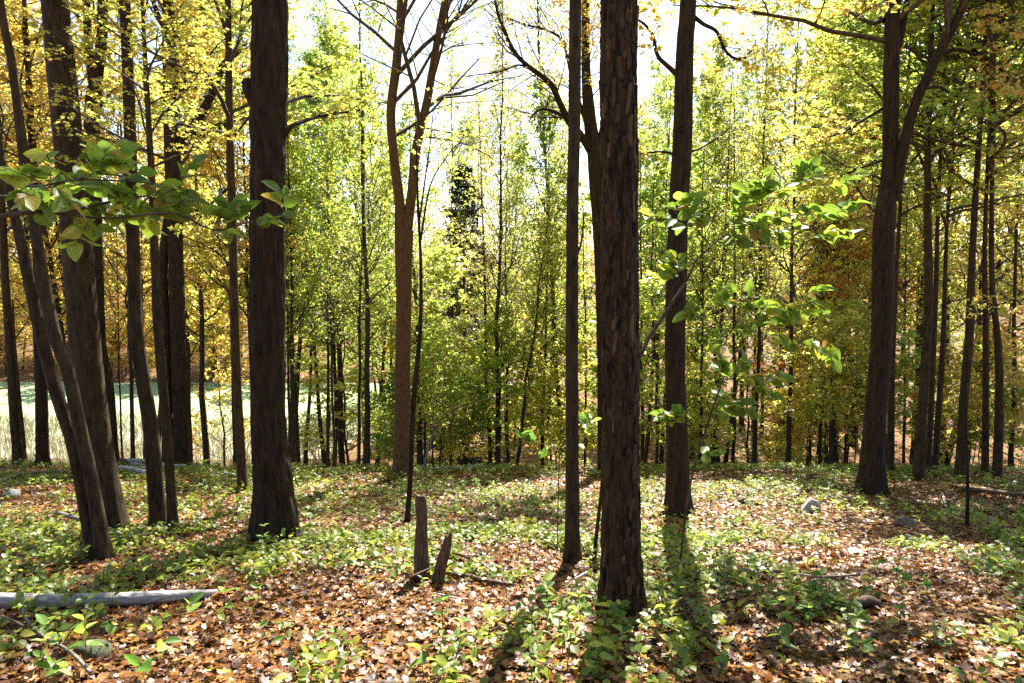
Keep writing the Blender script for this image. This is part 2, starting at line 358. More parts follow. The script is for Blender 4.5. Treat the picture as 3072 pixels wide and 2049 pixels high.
def twig_leaves(Tw, n, size, rng, tm, droop=0.25, off=0.05, tilt=0.55):
    N, M0, _ = Tw.shape
    t = 0.15 + 0.85 * rng.random((N, n)) ** 0.6; f = t * (M0 - 1); i = np.minimum(f.astype(int), M0 - 2); w = (f - i)[..., None]
    idx = np.arange(N)[:, None]
    p = Tw[idx, i] * (1 - w) + Tw[idx, i + 1] * w
    tan = unit(Tw[idx, i + 1] - Tw[idx, i])
    q = rng.normal(size=(N, n, 3)); q[..., 2] *= 0.5
    d = unit(tan * 0.5 + unit(q) * 0.9 + np.array([0, 0, -droop]))
    nr = unit(np.array([0, 0, 1.0]) + rng.normal(size=(N, n, 3)) * tilt)
    p = p + d * off * rng.random((N, n, 1))
    sz = size * (0.6 + 0.7 * rng.random(N * n))
    clump = np.repeat(rng.random(N) * 0.4, n)
    rnd = np.clip(clump + 0.6 * rng.random(N * n), 0, 1)
    return leaves(p.reshape(-1, 3), d.reshape(-1, 3), nr.reshape(-1, 3), sz, tm, rnd)

# ------------------------------------------------------------------ tree prototypes (trunk axis up from the origin)
def proto(name, seed, H, r, c0, c1, n_limb, limb_len, k1, k2, nl, leaf, ang=1.0, up=0.05, profile='round', tm='rhomb', trunk=True, wob=0.5, flat=0.6, sub=0.5):
    g = np.random.default_rng(seed)
    tz = np.linspace(0, H, 14)
    wx = np.cumsum(g.normal(size=14)) * wob * 0.06; wy = np.cumsum(g.normal(size=14)) * wob * 0.06
    wx -= wx[0]; wy -= wy[0]
    T = np.stack([wx, wy, tz - (0.3 if trunk else 0)], 1)
    tr = r * (1 - 0.88 * (tz / H) ** 0.9) * (1 + 0.5 * np.exp(-tz / 0.35) * (1 if trunk else 0))
    n = n_limb; f = c0 + (c1 - c0) * ((np.arange(n) + g.random(n)) / n)
    zi = f * 13; i = np.minimum(zi.astype(int), 12); w = (zi - i)[:, None]
    p = T[i] * (1 - w) + T[i + 1] * w
    az = np.arange(n) * 2.4 + g.random(n) * 0.9
    rel = (f - c0) / (c1 - c0)
    if profile == 'round': ln = limb_len * (0.55 + 0.45 * np.sin(np.pi * np.clip(rel * 0.8 + 0.15, 0, 1))) * (1 - 0.55 * rel)
    elif profile == 'cone': ln = limb_len * np.clip(1.01 - rel, 0, 1) ** 0.65
    else: ln = limb_len * (1 - 0.5 * rel)
    ln = ln * (0.7 + 0.5 * g.random(n))
    el = (math.pi / 2 - ang) + 0.25 * rel + g.normal(size=n) * 0.15
    d = np.stack([np.cos(az) * np.cos(el), np.sin(az) * np.cos(el), np.sin(el)], 1)
    pts = [p]; q = p
    for j in range(7):
        d = unit(d + np.array([0, 0, up]) + g.normal(size=d.shape) * 0.13); q = q + d * (ln / 7)[:, None]; pts.append(q)
    L1 = np.stack(pts, 1); r1 = np.clip(tr[i] * 0.45, 0.006, None)[:, None] * np.linspace(1, 0.25, 8)[None]
    L2, r2 = grow(L1, r1, k1, 0.2, 1.0, 0.85, sub, 5, g, up * 0.6, 0.16, flat, 0.55)
    L3, r3 = grow(L2, r2, k2, 0.15, 1.0, 0.8, 0.5, 4, g, 0.02, 0.18, flat, 0.4, minlen=0.25)
    V, F, rn = twig_leaves(L3, nl, leaf, g, tm)
    if profile == 'cone': pass
    res = {}
    if trunk:
        tv, tf = tubes(T[None], tr[None], 10); res['trunk'] = mk_mesh(name + "_trunk", tv, tf, M['bark_far'], smooth=True)
    bv, bf = join([tubes(L1, r1, 5), tubes(L2, r2, 3), tubes(L3, r3, 3)])
    res['branches'] = mk_mesh(name + "_branches", bv, bf, M['twig'], smooth=True)
    res['crown'] = mk_mesh(name + "_crown", V, F, M['lime'], rn)
    res['H'] = H
    return res
PR = {}
for s in range(3):
    PR['tall%d' % s] = proto("tall%d" % s, 40 + s, 24, 0.17, 0.34, 0.99, 34, 4.4, 7, 5, 8, 0.165, ang=0.95, up=0.06, wob=1.0)
    PR['mid%d' % s] = proto("mid%d" % s, 60 + s, 11, 0.075, 0.16, 0.98, 24, 2.9, 6, 5, 4, 0.185, ang=1.2, up=0.02, wob=0.9, flat=0.3)
for s in range(2):
    PR['sap%d' % s] = proto("sap%d" % s, 80 + s, 4.2, 0.018, 0.3, 0.98, 12, 1.25, 5, 4, 5, 0.13, ang=1.15, up=0.03, wob=0.6, flat=0.3)
    PR['bare%d' % s] = proto("bare%d" % s, 90 + s, 20, 0.11, 0.34, 0.99, 28, 3.8, 7, 6, 3, 0.125, ang=0.6, up=0.1, wob=0.9)
    PR['top%d' % s] = proto("top%d" % s, 100 + s, 11, 0.12, 0.02, 0.99, 24, 4.2, 7, 6, 9, 0.13, ang=0.95, up=0.06, trunk=False, wob=0.0)
PR['spruce0'] = proto("spruce0", 120, 15, 0.12, 0.08, 0.995, 140, 2.5, 10, 3, 8, 0.11, ang=1.75, up=0.045, profile='cone', wob=0.3, flat=0.25, sub=0.3)

def place(key, x, y, H, leafmat, name, label, cat, group=None, barkmat=None, sx=1.0, lean=0.03, rz=None, z=None):
    p = PR[key]; s = H / p['H']
    e = empty(name, (x, y, gz(x, y) if z is None else z))
    q = np.random.default_rng(int(abs(x * 977 + y * 131) * 10))
    e.rotation_euler = (q.normal() * lean, q.normal() * lean, q.random() * 6.28 if rz is None else rz)
    e.scale = (s * sx, s * sx, s)
    tag(e, label, cat, group)
    for part in ('trunk', 'branches', 'crown'):
        if part not in p: continue
        o = mobj(part, p[part], e, None if part == 'trunk' else "stuff")
        if part == 'crown' and leafmat:
            o.material_slots[0].link = 'OBJECT'; o.material_slots[0].material = M[leafmat]
        if part == 'trunk' and barkmat:
            o.material_slots[0].link = 'OBJECT'; o.material_slots[0].material = M[barkmat]
    return e

# ------------------------------------------------------------------ measured trunks
def spline(pts, n):
    """Catmull-Rom through pts (K,k) sampled at n points"""
    P = np.array(pts, float)
    if len(P) == 2: return P[0] + (P[1] - P[0]) * np.linspace(0, 1, n)[:, None]
    P = np.vstack([2 * P[0] - P[1], P, 2 * P[-1] - P[-2]])
    K = len(P) - 3; t = np.linspace(0, K, n); i = np.minimum(t.astype(int), K - 1); f = (t - i)[:, None]
    a, b, c, d = P[i], P[i + 1], P[i + 2], P[i + 3]
    return 0.5 * (2 * b + (c - a) * f + (2 * a - 5 * b + 4 * c - d) * f ** 2 + (3 * b - a - 3 * c + d) * f ** 3)
def trunk_mesh(name, pts, rad, mat, sides, step, flare=0.45, rough=0.06, kz=3.0, kth=14, seed=0, zref=0.0):
    """pts (K,3) from below ground up, rad (K); rough = relative depth of the bark ridges"""
    pts = np.array(pts, float); L = np.linalg.norm(np.diff(pts, axis=0), axis=1).sum(); n = max(int(L / step), 12)
    C = spline(np.column_stack([pts, rad]), n); P, r = C[:, :3], np.maximum(C[:, 3], 0.003)
    h = np.concatenate([[0], np.cumsum(np.linalg.norm(np.diff(P, axis=0), axis=1))])
    hh = np.maximum(h - zref, 0)
    g = np.random.default_rng(seed + 7); th = np.arange(sides) / sides * 2 * np.pi
    TH, Hh = np.meshgrid(th, h)
    lob = 0.5 + 0.5 * np.cos(TH * 5 + g.random() * 6 + 0.6 * np.sin(TH * 2 + g.random() * 6))
    fl = flare * np.exp(-np.meshgrid(th, hh)[1] / (1.7 * rad[0] + 0.02)) * (0.45 + 0.75 * lob)
    u = TH / (2 * np.pi) * kth; s1, s2 = g.random() * 100, g.random() * 100
    n1 = vnoise(u + 0.35 * vnoise(u * 0.5, Hh * 2 + s2, max(kth // 2, 1)), Hh * kz + s1, kth)
    n2 = vnoise(u * 3, Hh * kz * 2.2 + s2, kth * 3)
    ridge = 1 - np.abs(2 * n1 - 1)
    lump = vnoise(TH / (2 * np.pi) * 3, Hh * 0.9 + s1, 3) - 0.5
    RR = r[:, None] * (1 + fl + rough * (1.4 * (ridge - 0.6) + 0.8 * (n2 - 0.5)) + 0.10 * lump)
    T = unit(np.gradient(P, axis=0)); A = unit(np.cross(T, np.array([0, 1.0, 0.05]))); B = np.cross(T, A)
    V = P[:, None] + RR[..., None] * (A[:, None] * np.cos(TH)[..., None] + B[:, None] * np.sin(TH)[..., None])
    i = (np.arange(n - 1) * sides)[:, None]; k = np.arange(sides)[None]; k2 = (k + 1) % sides
    F = np.stack([i + k, i + sides + k, i + sides + k2, i + k2], -1).reshape(-1, 4)
    return mk_mesh(name, V.reshape(-1, 3), F, mat, smooth=True)

def px_path(px, Y, w, dY=None):
    """photo points (u,v) and widths -> world points at Y and radii"""
    out, rad = [], []
    for k, (u, v) in enumerate(px):
        y = Y if dY is None else Y + dY[k]
        p = at(u, v, y); out.append(p); rad.append(w[k] / 2 / FPX * depth(p))
    return np.array(out), np.array(rad)
def foliage_on(root, base, path, rad, seed, k1, k2, nl, leaf, mat, t0=0.25, ang=0.8, tm='maple', lenf=0.45, up=0.03):
    """side shoots and leaves on one limb"""
    g = np.random.default_rng(seed)
    P = spline(path, 12)[None]; rr = np.interp(np.linspace(0, 1, 12), np.linspace(0, 1, len(rad)), rad)[None]
    L2, r2 = grow(P, rr, k1, t0, 1.0, ang, lenf, 6, g, up, 0.16, 0.7, 0.5)
    L3, r3 = grow(L2, r2, k2, 0.15, 1.0, 0.8, 0.5, 4, g, 0.02, 0.16, 0.5, 0.4, minlen=0.2)
    bv, bf = join([tubes(L2, r2, 4), tubes(L3, r3, 3)])
    mobj("twigs", mk_mesh("limb_twigs", bv - base, bf, M['twig'], smooth=True), root, "stuff")
    if nl:
        V, F, rn = twig_leaves(L3, nl, leaf, g, tm)
        mobj("crown", mk_mesh("limb_leaves", V - base, F, M[mat], rn), root, "stuff")
LAND = []
def near(x, y):
    return min(LAND, key=lambda q: (q[1] - x) ** 2 + (q[2] - y) ** 2)[0]
def main_tree(name, label, px, w, bark, H, crown, leafmat, Y=None, limbs=(), sides=36, step=0.06, rough=0.06, kth=14, kz=3.0, flare=0.45, cat="tree", group=None, crown_h=None, seed=0, short=None):
    """px: photo points from the base up; the trunk goes on above the frame to height H"""
    b = ground(*px[0]) if Y is None else at(px[0][0], px[0][1], Y)
    y = b[1]; bx = at(px[0][0], px[0][1], y)[0]
    base = np.array([bx, y, gz(bx, y)])
    P, rad = px_path(px, y, w)
    P[0] = base
    low = base - np.array([0, 0, 0.25]) - (P[1] - P[0]) * 0.02
    pts = [low] + list(P); rads = [rad[0]] + list(rad)
    topz = base[2] + H
    if topz > pts[-1][2] + 0.5:
        d = unit(pts[-1] - pts[-2]); d = unit(d + np.array([0, 0, 1.2])); rem = topz - pts[-1][2]
        last, lr = pts[-1], rads[-1]
        for f in (0.33, 0.66, 1.0):
            pts.append(last + d * rem * f); rads.append(lr * (1 - 0.85 * f))
    e = empty(name, base); tag(e, label, cat, group)
    if short: LAND.append((short, base[0], base[1]))
    pts = np.array(pts); rads = np.array(rads)
    mobj("trunk", trunk_mesh(name + "_trunk", pts - base, rads, M[bark], sides, step, flare, rough, kz, kth, seed, 0.25), e)
    if crown:
        ch = crown_h if crown_h is not None else max(H - 11, 0.45 * H)
        zc = pts[:, 2] - base[2]
        ax = np.array([np.interp(ch, zc, pts[:, 0]), np.interp(ch, zc, pts[:, 1]), base[2] + ch]) - base
        s = (H - ch) / 11.0
        rz = R.random() * 6.28
        dirv = Vector(unit(pts[-1] - (ax + base))); q = dirv.to_track_quat('Z', 'Y') @ Matrix.Rotation(rz, 3, 'Z').to_quaternion()
        for part in ('branches', 'crown'):
            o = mobj(part, PR[crown][part], e, "stuff"); o.location = ax; o.rotation_mode = 'QUATERNION'; o.rotation_quaternion = q; o.scale = (s * 1.3, s * 1.3, s)
            if part == 'crown': o.material_slots[0].link = 'OBJECT'; o.material_slots[0].material = M[leafmat]
    for k, lb in enumerate(limbs):
        lp, lw = lb['px'], lb['w']
        n = len(lp); dY = np.linspace(0, lb.get('dY', 0.0), n)
        Pl, rl = px_path(lp, y, lw, dY)
        if lb.get('up'):
            d = unit(unit(Pl[-1] - Pl[-2]) + np.array([0, 0, 1.0])); last, lr = Pl[-1], rl[-1]
            ext = np.array([last + d * lb['up'] * f for f in (0.4, 0.7, 1.0)])
            Pl = np.vstack([Pl, ext]); rl = np.concatenate([rl, lr * np.array([0.7, 0.45, 0.15])])
        lo_ = mobj("limb", trunk_mesh(name + "_limb", Pl - base, rl, M[bark], max(10, sides // 2), max(step, 0.06), 0.0, rough, kz, max(6, kth // 2), seed + k + 3), e)
        if lb.get('k1'):
            foliage_on(lo_, base, Pl, rl, seed * 31 + k, lb['k1'], lb.get('k2', 5), lb.get('nl', 5), lb.get('leaf', 0.11), lb.get('mat', leafmat), lb.get('t0', 0.25), lb.get('ang', 0.8), lenf=lb.get('lenf', 0.4), up=lb.get('upc', 0.03))
    return e

def lbx(px, w, **k): return dict(px=px, w=w, **k)
# --- the two big near trunks
hick = main_tree("hickory_tree", "dark shaggy-barked trunk with flaking plates and a pole leaning on it",
    [(1868, 1835), (1864, 1600), (1860, 1024), (1857, 392), (1857, 0)], [124, 110, 107, 108, 106], 'bark_shag', 19, 'top0', 'lime', sides=96, step=0.022, rough=0.11, kth=24, kz=5.5, flare=0.28, seed=1, short="the shaggy trunk")
# flaking bark plates on the shaggy trunk, each a strip lifting at its lower end
def plate_mesh(name, seed):
    g = np.random.default_rng(seed); rows, cols = 6, 4; V = []
    for lay in (1, 0):
        for a in np.linspace(0, 1, rows):
            w = 0.5 * (0.55 + 0.45 * math.sin(math.pi * (0.15 + 0.7 * a))) * (0.85 + 0.3 * g.random())
            for c in np.linspace(-1, 1, cols):
                lift = 0.10 * (1 - a) ** 2 + 0.02 - 0.05 * c * c + g.normal() * 0.008
                V.append((c * w + 0.08 * math.sin(a * 5 + seed), a, lift if lay else lift - 0.06))
    V = np.array(V); F = []; n = rows * cols
    for r_ in range(rows - 1):
        for c in range(cols - 1):
            i = r_ * cols + c; F.append((i, i + 1, i + cols + 1, i + cols)); F.append((n + i, n + i + cols, n + i + cols + 1, n + i + 1))
        for i, j in ((r_ * cols, (r_ + 1) * cols), ((r_ + 1) * cols + cols - 1, r_ * cols + cols - 1)): F.append((i, j, n + j, n + i))
    for c in range(cols - 1):
        F.append((c + 1, c, n + c, n + c + 1)); i = (rows - 1) * cols + c; F.append((i, i + 1, n + i + 1, n + i))
    return mk_mesh(name, V, np.array(F), M['bark_plate'], smooth=False)
BP = [plate_mesh("bark_plate_%d" % k, k) for k in range(6)]
hp, hr = px_path([(1868, 1835), (1864, 1600), (1860, 1024), (1857, 392), (1857, 0)], hick.location[1], [124, 110, 107, 108, 106])
gp_ = np.random.default_rng(5); hb = np.array(hick.location)
for k in range(300):
    z = hp[0][2] + 0.12 + (hp[-1][2] - hp[0][2] - 0.1) * ((k + gp_.random()) / 300); a = k * 2.39996 + gp_.normal() * 0.3
    if math.sin(a) > 0.35: a = -a                       # most of the loose bark hangs on the side away from the sun
    x_ = np.interp(z, hp[:, 2], hp[:, 0]); r_ = np.interp(z, hp[:, 2], hr) * (1.0 + 0.2 * math.exp(-(z - hp[0][2]) / 0.25))
    out = Vector((math.cos(a), math.sin(a), 0)); pos = Vector((x_, hb[1], z)) - Vector(hb) + out * r_ * 0.985
    up_ = Vector((gp_.normal() * 0.06, gp_.normal() * 0.06, 1)).normalized(); sd = up_.cross(out).normalized(); nn_ = sd.cross(up_)
    L_ = 0.10 + 0.13 * gp_.random(); W_ = 0.022 + 0.02 * gp_.random()
    m_ = Matrix((sd * W_, up_ * L_, nn_ * 0.11)).transposed().to_4x4(); m_.translation = pos
    o = bpy.data.objects.new("bark_plate", BP[k % 6]); link(o, hick); o.matrix_local = m_
main_tree("maple_tree", "massive blackish trunk with swollen knobs on both edges and a flared base",
    [(828, 1625), (820, 1450), (804, 1150), (802, 653), (803, 392), (810, 0)], [122, 104, 96, 98, 104, 102], 'bark_dark', 21, 'top1', 'lime', crown_h=12.5, sides=84, step=0.03, rough=0.09, kth=24, kz=4, flare=0.4, seed=2, short="the massive blackish trunk",
    limbs=[lbx([(800, 330), (762, 285), (738, 240)], [70, 56, 30]), lbx([(820, 420), (850, 395), (872, 384)], [56, 34, 10]),
           lbx([(850, 392), (905, 365), (985, 345), (1080, 330)], [16, 11, 8, 5], dY=1.0, k1=8, k2=4, nl=5, mat='yellow', leaf=0.09),
           lbx([(850, 310), (915, 290), (1010, 288), (1090, 300)], [12, 9, 7, 4], dY=1.4, k1=8, k2=4, nl=5, mat='lime', leaf=0.09)])
# --- left group
main_tree("maple_tree", "broad olive-brown leaning trunk behind the pair of crooked stems",
    [(338, 1608), (292, 1350), (255, 1040), (226, 653), (196, 327), (163, 0)], [88, 84, 84, 82, 78, 74], 'bark_brown', 19, 'top1', 'gold', sides=48, step=0.06, rough=0.035, kth=18, flare=0.18, seed=3, short="the broad leaning trunk")
main_tree("leaning_tree", "crooked thin trunk with a lichen-lit edge, the longer of the leaning pair",
    [(312, 1680), (282, 1480), (240, 1280), (206, 1120), (163, 1000), (121, 784), (91, 588), (65, 418), (36, 196), (0, 0)], [44, 38, 37, 35, 34, 31, 29, 27, 23, 21], 'bark_brown', 11, None, 'gold', sides=32, rough=0.05, crown_h=6.5, seed=4, short="the crooked leaning pair")
main_tree("leaning_tree", "darker crooked trunk of the leaning pair, tilting more steeply than its twin",
    [(283, 1676), (258, 1540), (222, 1350), (170, 1180), (124, 1010), (75, 784), (32, 588), (-15, 400)], [38, 37, 36, 35, 34, 31, 28, 25], 'bark_brown', 10, None, 'gold', sides=32, rough=0.05, crown_h=6.0, seed=5)
main_tree("maple_tree", "dark forked trunk rising just behind the broad olive-brown leaning trunk",
    [(333, 1372), (318, 1150), (296, 1024), (284, 650), (275, 400), (284, 262)], [40, 40, 40, 40, 42, 44], 'bark_dark', 0, None, 'gold', seed=6,
    limbs=[lbx([(283, 275), (266, 130), (260, 0)], [30, 24, 20], up=6, k1=10, k2=6, nl=7, mat='gold'), lbx([(285, 275), (304, 130), (308, 0)], [34, 30, 28], up=7, k1=10, k2=6, nl=7, mat='gold'),
           lbx([(285, 340), (330, 280), (372, 252)], [12, 8, 5], k1=6, k2=4, nl=6, mat='orange')])
main_tree("maple_tree", "straight slim brown trunk with a pale lit edge, beside a thinner broken one",
    [(478, 1590), (452, 1290), (413, 1024), (401, 784), (388, 327), (374, 0)], [46, 42, 38, 37, 34, 31], 'bark_brown', 16, 'top0', 'gold', rough=0.04, seed=7, short="the slim brown trunk")
main_tree("maple_tree", "thin knobbly trunk half hidden by a leafy seedling, next to a slim brown trunk",
    [(521, 1600), (510, 1420), (503, 1318), (477, 1024), (466, 800), (456, 560)], [32, 27, 28, 27, 24, 20], 'bark_brown', 8, 'top1', 'yellow', rough=0.07, crown_h=4.4, seed=8)
main_tree("maple_tree", "big twin-trunked maple with a thick slanting limb, near the clearing",
    [(546, 1388), (535, 1024), (524, 650), (514, 327), (506, 0)], [44, 42, 44, 46, 34], 'bark_dark', 19, 'top0', 'yellow', seed=9, short="the twin-trunked maple",
    limbs=[lbx([(503, 1385), (496, 1024), (490, 800), (505, 640), (514, 560)], [34, 28, 26, 24, 20]),
           lbx([(535, 455), (585, 375), (632, 290), (672, 195), (750, 125)], [34, 28, 24, 20, 14], dY=-0.8, k1=12, k2=6, nl=6, mat='lime'),
           lbx([(535, 290), (565, 180), (600, 60), (615, -60)], [24, 20, 16, 12], up=3, k1=12, k2=6, nl=6, mat='lime'),
           lbx([(498, 90), (468, 30), (450, -40)], [16, 14, 10], up=3, k1=8, k2=5, nl=6, mat='gold'),
           lbx([(540, 410), (620, 400), (690, 368), (745, 325)], [12, 10, 9, 5], dY=1.0, k1=8, k2=5, nl=5, mat='lime')])
main_tree("maple_tree", "slender straight trunk standing between the twin maple and the massive blackish trunk",
    [(729, 1478), (716, 1240), (706, 1024), (697, 653), (688, 327), (684, 0)], [30, 25, 25, 24, 21, 18], 'bark_brown', 15, 'top1', 'yellow', rough=0.05, seed=10, short="the slender trunk",
    limbs=[lbx([(692, 560), (655, 590), (610, 640), (575, 690)], [9, 7, 5, 3], k1=6, k2=4, nl=5), lbx([(690, 425), (745, 355), (765, 340)], [8, 6, 4])])
main_tree("maple_tree", "dark upright trunk in grass at the clearing edge behind the leaning pair",
    [(127, 1375), (124, 1200), (120, 1024), (112, 700)], [34, 32, 31, 26], 'bark_dark', 17, 'top1', 'gold', seed=11, short="the upright trunk by the clearing")
main_tree("maple_tree", "slim trunk at the clearing edge with a thin stem growing beside it",
    [(50, 1352), (38, 1180), (20, 900), (10, 700), (0, 450)], [26, 24, 21, 19, 17], 'bark_brown', 15, 'top0', 'gold', seed=12,
    limbs=[lbx([(74, 1345), (58, 1180), (44, 1024), (38, 900)], [9, 8, 7, 5])])
# --- centre
main_tree("maple_tree", "smooth tan trunk splitting into a wide V of two tall stems",
    [(1205, 1430), (1207, 1250), (1210, 1024), (1213, 800), (1214, 690)], [54, 44, 46, 46, 54], 'bark_smooth', 0, None, 'yellow', sides=44, rough=0.03, flare=0.3, seed=13, short="the V-forked tan trunk",
    limbs=[lbx([(1212, 720), (1198, 600), (1180, 450), (1173, 330), (1190, 190), (1200, 60), (1204, -60)], [34, 30, 27, 28, 27, 25, 22], up=7, k1=18, k2=7, nl=8, mat='yellow', t0=0.25),
           lbx([(1217, 720), (1234, 588), (1250, 440), (1282, 300), (1309, 140), (1334, 0), (1350, -80)], [34, 29, 28, 25, 22, 18, 16], up=6, k1=18, k2=7, nl=7, mat='yellow', t0=0.25),
           lbx([(1196, 900), (1190, 740), (1188, 620)], [14, 12, 8]),
           lbx([(1262, 410), (1310, 415), (1390, 430), (1470, 470)], [8, 6, 4, 3], k1=8, k2=4, nl=3)])
main_tree("sapling", "thin sinuous dark stem crossing in front of the V-forked tan trunk",
    [(1222, 1566), (1232, 1415), (1240, 1220), (1253, 1080), (1262, 960), (1262, 780), (1255, 640)], [16, 15, 16, 15, 12, 10, 8], 'bark_dark', 6.2, None, 'lime', sides=16, seed=14, short="the sinuous dark stem", cat="sapling",
    limbs=[lbx([(1262, 720), (1290, 560), (1340, 470), (1385, 420)], [7, 5, 4, 3], dY=0.6, k1=7, k2=4, nl=3, leaf=0.08), lbx([(1258, 660), (1275, 540), (1290, 430), (1300, 330)], [6, 5, 4, 3], k1=7, k2=4, nl=3, leaf=0.08)])
main_tree("maple_tree", "slim straight bare trunk between the smooth V-forked trunk and the shaggy one",
    [(1716, 1685), (1717, 1500), (1716, 1024), (1717, 653), (1723, 392), (1726, 0)], [46, 42, 38, 37, 36, 35], 'bark_brown', 17, 'top0', 'lime', rough=0.04, sides=40, seed=15, short="the slim bare trunk",
    limbs=[lbx([(1730, 770), (1745, 720), (1752, 640)], [8, 6, 4])])
main_tree("oak_tree", "spreading tree behind the shaggy trunk, with long crooked bare limbs reaching across the sky gap",
    [(1815, 1412), (1812, 1150), (1806, 850), (1788, 522), (1766, 330), (1758, 180), (1757, 0)], [42, 40, 40, 44, 36, 26, 24], 'bark_dark', 15, 'top1', 'gold', seed=16, crown_h=10.5,
    limbs=[lbx([(1782, 470), (1745, 410), (1708, 365), (1680, 310), (1650, 250), (1580, 195), (1540, 150), (1500, 60), (1480, -20)], [26, 24, 22, 18, 18, 14, 12, 9, 7], dY=-1.5, k1=22, k2=5, nl=2, leaf=0.09, mat='gold'),
           lbx([(1710, 365), (1670, 338), (1630, 327), (1605, 338), (1588, 362)], [12, 10, 8, 6, 4], dY=-0.5, k1=5, k2=3, nl=1),
           lbx([(1600, 212), (1555, 195), (1500, 215), (1400, 228)], [8, 6, 5, 3], dY=-1.5, k1=7, k2=3, nl=2),
           lbx([(1775, 420), (1720, 250), (1690, 130), (1640, 90), (1580, 75), (1500, 45)], [14, 11, 9, 7, 6, 4], dY=0.8, k1=20, k2=5, nl=2, mat='gold'),
           lbx([(1785, 500), (1822, 300), (1850, 150), (1880, 20)], [18, 14, 12, 9], up=3, k1=8, k2=4, nl=5, mat='gold')])
main_tree("maple_tree", "sturdy trunk overlapped by the leaves of a beech sapling",
    [(2036, 1545), (2030, 1300), (2025, 1024), (2035, 653), (2048, 392), (2056, 130), (2064, 0)], [70, 62, 60, 58, 56, 52, 48], 'bark_dark', 18, 'top0', 'yellow', sides=48, rough=0.045, flare=0.45, seed=17, short="the sturdy trunk",
    limbs=[lbx([(2040, 230), (2005, 200), (1972, 165), (1958, 105), (1930, 70), (1905, 55)], [18, 14, 12, 10, 8, 5], k1=8, k2=4, nl=4, mat='gold'),
           lbx([(2070, 40), (2110, 72), (2150, 95), (2175, 150), (2205, 175), (2240, 170), (2270, 120)], [14, 12, 11, 9, 8, 6, 3], k1=9, k2=4, nl=3, mat='gold'),
           lbx([(2040, 470), (1990, 455), (1920, 462), (1880, 470)], [9, 7, 5, 4], k1=6, k2=3, nl=3),
           lbx([(2060, 460), (2110, 440), (2170, 400), (2220, 350)], [8, 6, 5, 3], dY=1, k1=8, k2=4, nl=1)])
# --- right
main_tree("maple_tree", "tall dark maple with a long straight limb forking off",
    [(2612, 1478), (2622, 1285), (2645, 1024), (2652, 700), (2668, 522), (2672, 327), (2678, 0)], [70, 60, 60, 62, 46, 44, 40], 'bark_dark', 18, 'top1', 'gold', sides=44, rough=0.04, flare=0.4, seed=18, short="the tall forked maple",
    limbs=[lbx([(2680, 600), (2700, 490), (2740, 327), (2799, 196), (2851, 98), (2897, 0), (2930, -80)], [40, 34, 30, 28, 26, 24, 20], dY=-0.8, up=5, k1=14, k2=6, nl=6, mat='yellow', t0=0.4),
           lbx([(2680, 190), (2705, 90), (2722, 0), (2730, -60)], [24, 20, 16, 12], up=4, k1=10, k2=5, nl=6, mat='gold'),
           lbx([(2655, 60), (2610, 68), (2565, 45), (2530, 25)], [16, 12, 10, 7], dY=1.5, k1=6, k2=4, nl=4, t0=0.5, mat='gold'),
           lbx([(2824, 160), (2880, 150), (2960, 180), (3005, 210), (3025, 240), (3005, 250)], [11, 10, 9, 8, 6, 4], dY=-1, k1=8, k2=4, nl=5, mat='gold'),
           lbx([(2895, 30), (2940, 22), (2990, 60), (3040, 95)], [10, 9, 8, 6], dY=-1, k1=8, k2=4, nl=5, mat='gold'),
           lbx([(2775, 265), (2820, 262), (2860, 285), (2890, 295)], [9, 8, 6, 4], dY=1, k1=7, k2=4, nl=5, mat='lime'),
           lbx([(2655, 320), (2590, 360), (2530, 395), (2460, 420)], [9, 7, 5, 4], dY=1.5, k1=10, k2=5, nl=6, mat='gold'),
           lbx([(2650, 480), (2580, 505), (2520, 530), (2420, 560)], [8, 6, 5, 3], dY=1.0, k1=10, k2=5, nl=6, mat='yellow')])
RB = [  # label, points, widths, height, leaf
 ("dark trunk, thickest of the cluster standing near the tall forked maple", [(2754, 1440), (2770, 1180), (2785, 900), (2783, 600), (2785, 330)], [30, 26, 24, 20, 16], 17, 'yellow'),
 ("thin trunk squeezed between two others near the tall forked maple", [(2783, 1418), (2795, 1180), (2808, 850), (2815, 600)], [17, 16, 14, 11], 15, 'lime'),
 ("slim leaning trunk, last of three growing close together behind the forked maple", [(2803, 1416), (2818, 1200), (2830, 1000), (2840, 700)], [17, 16, 14, 10], 15, 'lime'),
 ("upright trunk behind the spindly bare sapling, dead log at its foot", [(2878, 1438), (2892, 1200), (2908, 1000), (2920, 700)], [26, 25, 24, 18], 17, 'green'),
 ("medium trunk between the log-side trunk and a blackish one", [(2954, 1428), (2957, 1250), (2957, 1000), (2955, 700)], [20, 18, 16, 12], 16, 'yellow'),
 ("blackish trunk with a hair-thin stem near the dead log", [(2990, 1433), (2998, 1250), (2995, 1050), (2975, 800)], [26, 24, 20, 14], 16, 'lime'),
 ("pale straight trunk directly behind the tall forked maple's base", [(2672, 1418), (2674, 1200), (2680, 1000), (2690, 800)], [20, 18, 16, 12], 15, 'lime'),
]
LAND += [(n_, *ground(u_, v_)[:2]) for n_, u_, v_ in (("the weathered log", 300, 1826), ("the broken snags", 1290, 1745), ("the mossy rock", 272, 1968), ("the knotty dark branch", 2350, 1728), ("the rotten stump", 2600, 1828), ("the pale boulder", 2432, 1535), ("the half-buried brown rock", 2712, 1578), ("the flat pale stone", 2570, 1662))]
for k, (lab, px, w, H, lm) in enumerate(RB):
    main_tree("maple_tree", lab, px, w, 'bark_brown', H, 'top%d' % (k % 2), lm, sides=18, step=0.1, crown_h=H * 0.42, seed=30 + k)
